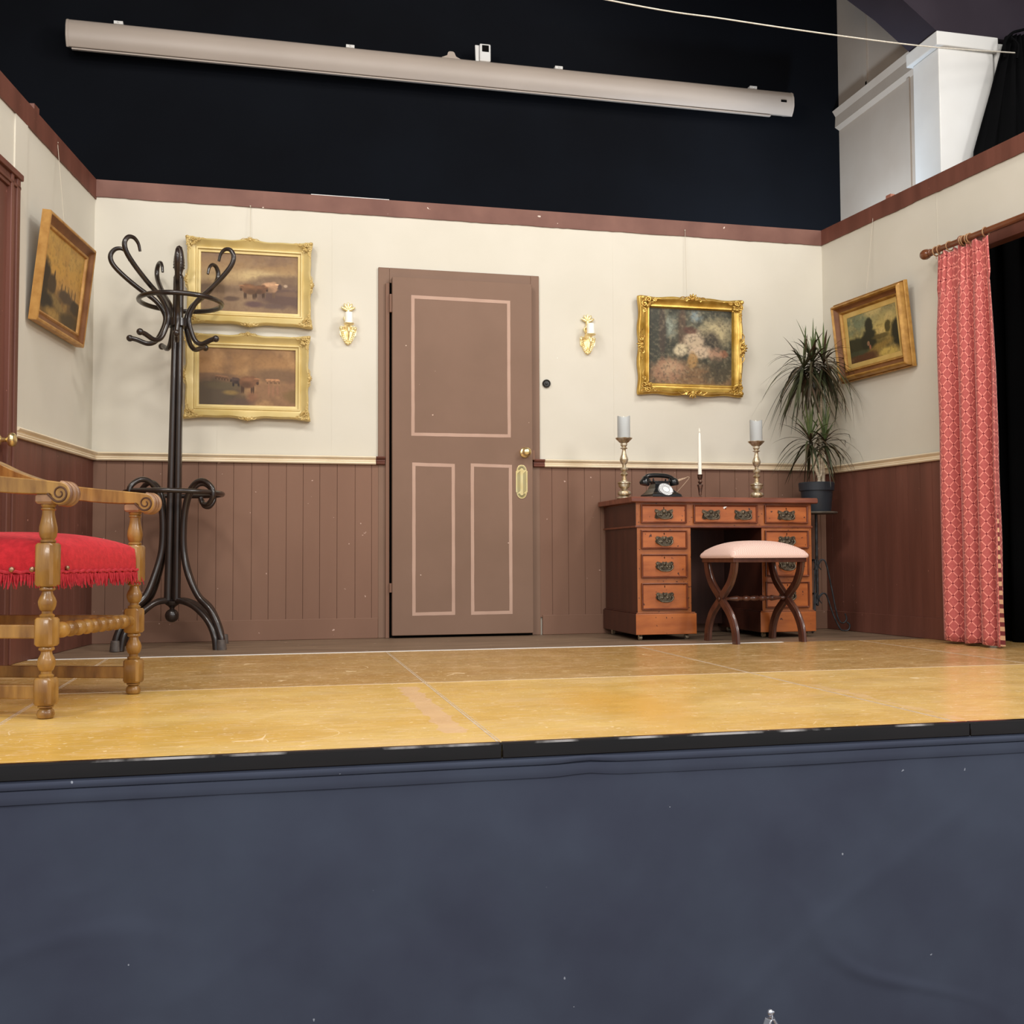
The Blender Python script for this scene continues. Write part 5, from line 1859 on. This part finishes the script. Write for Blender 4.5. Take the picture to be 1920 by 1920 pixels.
def telephone():
    r = thing('telephone', 'old black rotary telephone on the desk beside the left candlestick', 'telephone', (2.084, 5.46, ZT), (0, 0, R(8)))
    bm = BM()
    # stepped base and pyramid body
    def ring(hx, hy, z, yo=0.0):
        return [bm.verts.new((sx * hx, sy * hy + yo, z)) for sx, sy in ((-1, -1), (1, -1), (1, 1), (-1, 1))]
    rows = [ring(0.098, 0.080, 0.0), ring(0.098, 0.080, 0.006), ring(0.090, 0.073, 0.010), ring(0.088, 0.071, 0.022), ring(0.072, 0.058, 0.034, 0.005), ring(0.052, 0.044, 0.056, 0.012), ring(0.042, 0.034, 0.080, 0.016), ring(0.042, 0.030, 0.092, 0.016)]
    bm.faces.new(rows[0][::-1])
    for a, b in zip(rows, rows[1:]):
        for k in range(4):
            bm.faces.new((a[k], a[(k + 1) % 4], b[(k + 1) % 4], b[k]))
    bm.faces.new(rows[-1])
    obj('body', bm, M_bakelite, r, smooth=0, bevel=0.003)
    bm = BM()
    for sx in (-1, 1):
        for sy in (-1, 1):
            tube(bm, catmull([(sx * 0.032, 0.016 + sy * 0.016, 0.088), (sx * 0.046, 0.016 + sy * 0.019, 0.095), (sx * 0.050, 0.016 + sy * 0.021, 0.112)], 4), [0.007, 0.006, 0.0045], 8)
    box(bm, -0.046, 0.046, -0.010, 0.042, 0.088, 0.098)
    obj('cradle', bm, M_bakelite, r, smooth=50, bevel=0.002)
    # dial on the sloping front
    MD = Matrix.Translation((0.002, -0.050, 0.048)) @ Matrix.Rotation(R(54), 4, 'X')
    bm = BM()
    lathe(bm, [(0, -0.012), (0.041, -0.012), (0.042, 0.0), (0.040, 0.003), (0.0, 0.003)], 32, MD)
    dl = obj('dial', bm, M_dial, r, smooth=40)
    bm = BM()
    lathe(bm, [(0.0405, 0.0), (0.0425, 0.0), (0.0425, 0.004), (0.0405, 0.004)], 32, MD, cap=False)
    torus(bm, (0, 0, 0.004), 0.0205, 0.0012, M=MD, n=28, k=5)
    for k in range(10):
        a = R(35 + 29 * k)
        torus(bm, (0.0305 * math.cos(a), 0.0305 * math.sin(a), 0.0035), 0.0056, 0.0010, M=MD, n=14, k=5)
    tube(bm, [(0.024, -0.026, 0.006), (0.040, -0.020, 0.006)], 0.0016, 5, M=MD)
    obj('finger_wheel', bm, M_dialmark, dl)
    # handset
    bm = BM()
    pts = catmull([(-0.090, 0.014, 0.112), (-0.075, 0.014, 0.124), (-0.045, 0.014, 0.129), (0, 0.014, 0.130), (0.045, 0.014, 0.127), (0.072, 0.014, 0.118), (0.088, 0.014, 0.106)], 5)
    tube(bm, pts, 0.0125, 10)
    lathe(bm, [(0.010, 0.030), (0.018, 0.024), (0.022, 0.010), (0.027, 0.002), (0.029, -0.012), (0.024, -0.020), (0.0, -0.020)], 20, Matrix.Translation((-0.093, 0.010, 0.094)) @ Matrix.Rotation(R(14), 4, 'Y'))
    lathe(bm, [(0.010, 0.026), (0.020, 0.020), (0.025, 0.008), (0.026, -0.010), (0.022, -0.016), (0.0, -0.016)], 20, Matrix.Translation((0.088, 0.012, 0.092)) @ Matrix.Rotation(R(-10), 4, 'Y'))
    hs = obj('handset', bm, M_bakelite, r, smooth=50)
    bm = BM()
    a, b = Vector((0.106, 0.012, 0.100)), Vector((0.166, 0.016, 0.120))
    tube(bm, [a, a.lerp(b, 0.42)], 0.0072, 8)
    tube(bm, catmull([a.lerp(b, 0.40), a.lerp(b, 0.6), b], 3), [0.0088, 0.0072, 0.0062, 0.006, 0.005, 0.004, 0.003], 8)
    tube(bm, catmull([b, b + Vector((0.012, 0.004, 0.006)), (0.190, 0.022, 0.124), (0.186, 0.028, 0.112), (0.150, 0.034, 0.072), (0.108, 0.04, 0.030), (0.088, 0.05, 0.016)], 6), 0.0020, 6)
    obj('cord', bm, M_cloth, hs, smooth=60, label='tan braided cord with whipped end')
telephone()

# ------------------------------------------------------------------ plant on its stand
PX_, PY_ = 3.098, 5.60
def clampp(p):
    """keep leaves inside the two walls"""
    p = Vector(p)
    if p.y > YW - 0.03:
        p.y = YW - 0.03 - 0.15 * (p.y - YW + 0.03)
    d = (p - RO).dot(RN)
    if d < 0.05:
        p = p + RN * (0.05 - d) * 1.1
    return p

def plant_stand():
    r = thing('plant_stand', 'thin black wrought iron plant stand in the corner beside the desk', 'plant stand', (PX_ + 0.005, PY_ + 0.02, 0))
    bm = BM()
    lathe(bm, [(0, 0.684), (0.118, 0.684), (0.122, 0.688), (0.122, 0.693), (0.118, 0.696), (0, 0.696)], 32)
    obj('plate', bm, M_stand, r, smooth=40)
    bm = BM()
    tube(bm, [(0, 0, 0.16), (0, 0, 0.69)], 0.0085, 8)
    ball(bm, (0, 0, 0.158), 0.009, n=8)
    obj('pole', bm, M_iron, r, smooth=60)
    for k, az in enumerate((-12, 108, 228)):
        a = R(az)
        bm = BM()
        def P(rr, z):
            return (rr * math.cos(a), rr * math.sin(a), z)
        kk = (1.0, 0.8, 0.8)[k]
        up_ = [P(0.004, 0.36), P(0.012 * kk, 0.405), P(0.032 * kk, 0.418), P(0.052 * kk, 0.400), P(0.075 * kk, 0.30), P(0.110 * kk, 0.11), P(0.128 * kk, 0.060), P(0.150 * kk, 0.050), P(0.168 * kk, 0.072), P(0.160 * kk, 0.104)]
        lo_ = [P(0.004, 0.17), P(0.014 * kk, 0.208), P(0.034 * kk, 0.222), P(0.056 * kk, 0.205), P(0.090 * kk, 0.10), P(0.128 * kk, 0.020), P(0.150 * kk, 0.006), P(0.178 * kk, 0.010), P(0.186 * kk, 0.038), P(0.168 * kk, 0.056)]
        for q in (up_, lo_):
            tube(bm, catmull(q, 6), 0.0046, 7)
        for z in (0.385, 0.190):
            tube(bm, catmull([P(0.030, z + 0.028), P(0.010, z), P(0.024, z - 0.026)], 5), 0.003, 6)
        obj('leg', bm, M_iron, r, smooth=60)
plant_stand()

def plant():
    r = thing('potted_dracaena', 'spiky two-tiered dracaena in black plastic pot in the corner', 'plant', (PX_, PY_, 0.6965))
    bm = BM()
    lathe(bm, [(0, 0), (0.078, 0), (0.080, 0.004), (0.090, 0.120), (0.099, 0.122), (0.102, 0.166), (0.099, 0.170), (0.095, 0.166), (0.092, 0.150), (0, 0.150)], 36)
    obj('pot', bm, M_pot, r, smooth=40)
    bm = BM()
    lathe(bm, [(0, 0.153), (0.05, 0.155), (0.092, 0.150), (0.092, 0.148), (0, 0.148)], 24)
    obj('soil', bm, M_soil, r, smooth=60)
    inv = -Vector((PX_, PY_, 0.6965))
    def stem(pts, r0, r1):
        bm = BM()
        q = catmull(pts, 6)
        m = len(q)
        tube(bm, q, [r0 + (r1 - r0) * i / m + 0.0012 * math.sin(i * 2.1) for i in range(m)], 10)
        obj('stem', bm, M_stem, r, smooth=60)
    stem([(0.042, 0, 0.145), (0.040, 0.0, 0.28), (0.030, 0.01, 0.45), (0.034, 0, 0.60), (0.026, 0, 0.74)], 0.0135, 0.012)
    stem([(0.005, -0.02, 0.145), (0.006, -0.02, 0.195), (-0.012, -0.025, 0.235), (-0.035, -0.03, 0.32), (-0.050, -0.03, 0.37)], 0.010, 0.007)
    stem([(0.006, -0.02, 0.19), (0.020, -0.022, 0.225), (0.024, -0.022, 0.29), (0.040, -0.02, 0.37)], 0.008, 0.007)
    stem([(0.006, -0.02, 0.19), (0.006, -0.024, 0.24), (0.010, -0.02, 0.32)], 0.007, 0.006)
    stem([(0.028, 0, 0.70), (0.0, -0.01, 0.76), (-0.02, -0.01, 0.83)], 0.010, 0.008)
    stem([(0.0, -0.005, 0.755), (-0.05, -0.02, 0.76), (-0.075, -0.02, 0.80)], 0.009, 0.007)
    stem([(0.028, 0, 0.70), (0.045, -0.01, 0.77), (0.045, -0.01, 0.84)], 0.010, 0.008)
    def rosette(c, n, L, seed, droop, young=8, lo=-55):
        q = random.Random(seed)
        bm = BM()
        c = Vector(c)
        for i in range(n):
            az = i * 2.39996 + q.uniform(-0.3, 0.3)
            t = i / (n - 1)
            el = R(86 - (86 - lo) * t ** 0.85 + q.uniform(-9, 9))
            l = L * q.uniform(0.75, 1.1) * (0.8 + 0.3 * math.sin(PI * min(1, t + 0.2)))
            wd = q.uniform(0.0052, 0.0082)
            d = Vector((math.cos(az) * math.cos(el), math.sin(az) * math.cos(el), math.sin(el)))
            sag = droop * q.uniform(0.5, 1.3) * (0.25 + math.cos(el) ** 2)
            side = d.cross(Vector((0, 0, 1)))
            side = side.normalized() if side.length > 0.05 else Vector((1, 0, 0))
            mi = 2 if i < young else (1 if q.random() < 0.55 else 0)
            prev = None
            base = c + Vector((0, 0, 0.05 * (0.5 - t)))
            for k in range(9):
                u = k / 8
                p = base + d * (l * u) + Vector((0, 0, -sag * l * u * u))
                p = clampp(p - inv) + inv
                ww = wd * (min(1, 0.55 + u * 2.5) if u < 0.3 else (1 - ((u - 0.3) / 0.7) ** 1.8)) + 0.0004
                nn = Vector((0, 0, 1)) * ww * 0.25
                cur = (bm.verts.new(p - side * ww + nn), bm.verts.new(p), bm.verts.new(p + side * ww + nn))
                if prev:
                    for a_, b_ in ((0, 1), (1, 2)):
                        f = bm.faces.new((prev[a_], cur[a_], cur[b_], prev[b_]))
                        f.material_index = mi
                prev = cur
        o = obj('foliage', bm, [M_leaf, M_leafbrown, M_leafgreen], r, smooth=60)
    rosette((-0.085, -0.03, 0.82), 60, 0.29, 11, 0.85, 4, -62)
    rosette((-0.020, -0.02, 0.86), 64, 0.29, 12, 0.85, 6, -66)
    rosette((0.048, -0.02, 0.855), 58, 0.28, 13, 0.85, 5, -66)
    rosette((-0.055, -0.035, 0.40), 46, 0.28, 14, 0.75, 12, -28)
    rosette((0.045, -0.025, 0.40), 42, 0.255, 15, 0.75, 10, -30)
plant()

# ------------------------------------------------------------------ curtain on its rod
def rod():
    r = thing('curtain_rod', 'dark wooden curtain rod with ball end on the right wall', 'curtain rod', WR(0, 2.0, 0.105), (0, 0, ROTR))
    bm = BM()
    tube(bm, [(1.07, 0, 0), (3.0, 0, 0)], 0.0155, 14)
    obj('pole', bm, M_rod, r, smooth=60)
    bm = BM()
    lathe(bm, [(0.0, -0.075), (0.014, -0.070), (0.024, -0.056), (0.0275, -0.040), (0.024, -0.022), (0.016, -0.012), (0.019, -0.006), (0.019, 0.0), (0.0155, 0.004)], 20, Matrix.Translation((1.07, 0, 0)) @ Matrix.Rotation(PI / 2, 4, 'Y'))
    obj('finial', bm, M_rod, r, smooth=60)
    bm = BM()
    tube(bm, [(1.285, 0.104, -0.006), (1.285, 0.02, -0.006)], 0.009, 10)
    lathe(bm, [(0.0, 0), (0.030, 0), (0.030, 0.010), (0.02, 0.016), (0, 0.016)], 18, Matrix.Translation((1.285, 0.105, -0.006)) @ Matrix.Rotation(PI / 2, 4, 'X'))
    torus(bm, (1.285, 0, 0), 0.020, 0.006, axis='x')
    obj('bracket', bm, M_rod, r, smooth=60)
rod()

def curtain():
    r = thing('curtain', 'red curtain with diamond lattice pattern hanging at the right wall opening', 'curtain', WR(0, 0, 0.105), (0, 0, ROTR))
    ZB, ZTP = 0.012, 1.972
    nf, nz = 3.6, 46
    nx = 132
    me_v, uvs = [], []
    cols = []
    def sec(t, z):
        # position across the cloth at height z, t in 0..1
        h = (ZTP - z) / (ZTP - ZB)
        a0 = 1.110 - 0.035 * min(1, h * 5) + 0.020 * max(0, h - 0.3)
        a1 = 1.475 + 0.030 * min(1, h * 3) + 0.012 * h
        amp = 0.016 + 0.019 * min(1, h * 2)
        ph = 2 * PI * nf * (t + 0.03 * math.sin(t * 7 + 1))
        pl = math.tanh(2.4 * math.sin(ph) - 0.5) + 0.25 * math.sin(2 * ph + 1.3)
        if h < 0.09:
            pl = 0.55 * pl + 0.45 * math.sin(2 * PI * 15 * t)
        x = a0 + (a1 - a0) * t + 0.012 * math.cos(ph) * (0.4 + h)
        y = amp * pl + 0.008 * mnoise.noise((t * 5, z * 2.2, 3))
        return x, y
    bm = BM()
    uvl = bm.loops.layers.uv.new('UVMap')
    g = []
    for j in range(nz + 1):
        z = ZB + (ZTP - ZB) * j / nz
        row = []
        for i in range(nx + 1):
            t = i / nx
            x, y = sec(t, z)
            zz = z + (0.006 * math.sin(t * 12) if j == 0 else 0) + (0.010 * math.sin(2 * PI * 7 * t) if j == nz else 0)
            row.append(bm.verts.new((x, y, max(zz, 0.004))))
        g.append(row)
    U = [0.0]
    for i in range(nx):
        (xa, ya), (xb, yb) = sec(i / nx, 0.9), sec((i + 1) / nx, 0.9)
        U.append(U[-1] + math.hypot(xb - xa, yb - ya))
    for j in range(nz):
        for i in range(nx):
            f = bm.faces.new((g[j][i], g[j][i + 1], g[j + 1][i + 1], g[j + 1][i]))
            for lp, (a, b) in zip(f.loops, ((i, j), (i + 1, j), (i + 1, j + 1), (i, j + 1))):
                lp[uvl].uv = (U[a], ZB + (ZTP - ZB) * b / nz)
    o = obj('cloth', bm, M_curtain, r, smooth=70)
    md = o.modifiers.new('thick', 'SOLIDIFY')
    md.thickness = 0.003
    # turned-back striped edge
    bm = BM()
    uvl = bm.loops.layers.uv.new('UVMap')
    prev = None
    for j in range(25):
        z = 0.014 + 0.62 * j / 24
        x, y = sec(1.0, z)
        wdt = 0.022 * (1 - j / 24) + 0.003
        cur = (bm.verts.new((x + 0.001, y + 0.004, z)), bm.verts.new((x + wdt, y + 0.010, z)), z)
        if prev:
            f = bm.faces.new((prev[0], prev[1], cur[1], cur[0]))
            for lp, (uu, vv) in zip(f.loops, ((0, prev[2]), (1, prev[2]), (1, cur[2]), (0, cur[2]))):
                lp[uvl].uv = (uu, vv)
        prev = cur
    o = obj('lining_edge', bm, M_stripe, r, smooth=0, label='striped lining edge')
    md = o.modifiers.new('thick', 'SOLIDIFY')
    md.thickness = 0.002
    for s in (1.108, 1.135, 1.205, 1.292, 1.305, 1.330, 1.345, 1.445):
        bm = BM()
        M = Matrix.Translation((s, 0, 1.995)) @ Matrix.Rotation(R(rng.uniform(-12, 12)), 4, 'Z')
        torus(bm, (0, 0, 0), 0.0235, 0.0032, M=M, axis='x')
        tube(bm, [(s, 0, 1.972), (s, 0.0, 1.955)], 0.0018, 5)
        obj('curtain_ring', bm, M_ring, r, smooth=60)
curtain()

# ------------------------------------------------------------------ projection screen housing
def screen():
    y = 6.90
    r = thing('projector_screen', 'long off-white roll-up screen housing on the black wall above the set', 'projection screen', (-1.238, y, 3.605))
    L = 4.875
    prof = [(0.08, 0.055), (-0.050, 0.0), (-0.074, 0.030), (-0.088, 0.062), (-0.088, 0.120), (-0.074, 0.158), (-0.055, 0.172), (0.08, 0.176)]
    bm = BM()
    prism(bm, prof, 0.0, L, 'x')
    obj('housing', bm, M_casing, r, smooth=50, bevel=0.006)
    for xa, xb in ((-0.012, 0.004), (L - 0.004, L + 0.010)):
        bm = BM()
        prism(bm, [(a * 1.03, b * 1.02 - 0.002) for a, b in prof], xa, xb, 'x')
        obj('end_cap', bm, M_casing, r, smooth=50, bevel=0.004)
    bm = BM()
    box(bm, 0.02, L - 0.16, -0.056, -0.036, -0.014, -0.004)
    obj('bottom_bar', bm, M_casing, r, smooth=0, bevel=0.002)
    bm = BM()
    box(bm, L - 0.095, L - 0.052, -0.0915, -0.0885, 0.082, 0.098)
    obj('name_label', bm, M_dark, r, smooth=0, label='small dark label plate')
    for x in (0.265, 1.70, 3.115, 4.555):
        bm = BM()
        box(bm, x, x + 0.055, -0.060, 0.10, 0.172, 0.192)
        ball(bm, (x + 0.028, -0.062, 0.182), 0.006, n=8)
        obj('bracket', bm, M_clip, r, smooth=0, bevel=0.004)
    bm = BM()
    prism(bm, [(2.33, 0.172), (2.46, 0.172), (2.43, 0.186), (2.418, 0.212), (2.408, 0.218), (2.388, 0.218), (2.376, 0.212), (2.37, 0.190)], -0.055, 0.0, 'y')
    obj('motor_bump', bm, M_casing, r, smooth=30)
    bm = BM()
    box(bm, 2.590, 2.666, -0.062, -0.015, 0.172, 0.292)
    sb = obj('sensor_box', bm, M_clip, r, smooth=0, bevel=0.008)
    bm = BM()
    box(bm, 2.606, 2.652, -0.0645, -0.060, 0.236, 0.280)
    obj('window', bm, M_dark, sb, smooth=0)
    bm = BM()
    prism(bm, [(2.566, 0.172), (2.588, 0.172), (2.588, 0.284), (2.562, 0.284)], -0.045, -0.030, 'y')
    obj('flap', bm, M_clip, sb, smooth=0)
screen()

# ------------------------------------------------------------------ silver stand in front of the stage
def silver():
    r = thing('folding_stand', 'tip of a small silver folding stand before the navy stage skirt', 'stand', (1.034, 2.10, -0.90))
    bm = BM()
    ball(bm, (0, 0, 0.373), 0.0072, n=16)
    ball(bm, (0.0055, -0.002, 0.374), 0.003, n=8)
    obj('knob', bm, M_silver, r, smooth=60)
    bm = BM()
    tube(bm, catmull([(0.001, -0.007, 0.370), (-0.001, -0.009, 0.362), (-0.006, -0.010, 0.34), (-0.012, -0.01, 0.20), (-0.02, -0.01, 0.0)], 6), 0.0017, 8)
    obj('rod', bm, M_silver, r, smooth=60)
    for az in (-20, 100, 205):
        a = R(az)
        bm = BM()
        M = Matrix.Rotation(a, 4, 'Z')
        prism(bm, [(0.003, 0.362), (0.008, 0.362), (0.22, 0.0), (0.20, 0.0)], -0.008, 0.008, 'y', M=M)
        obj('leg', bm, M_silver, r, smooth=0, bevel=0.001)
silver()
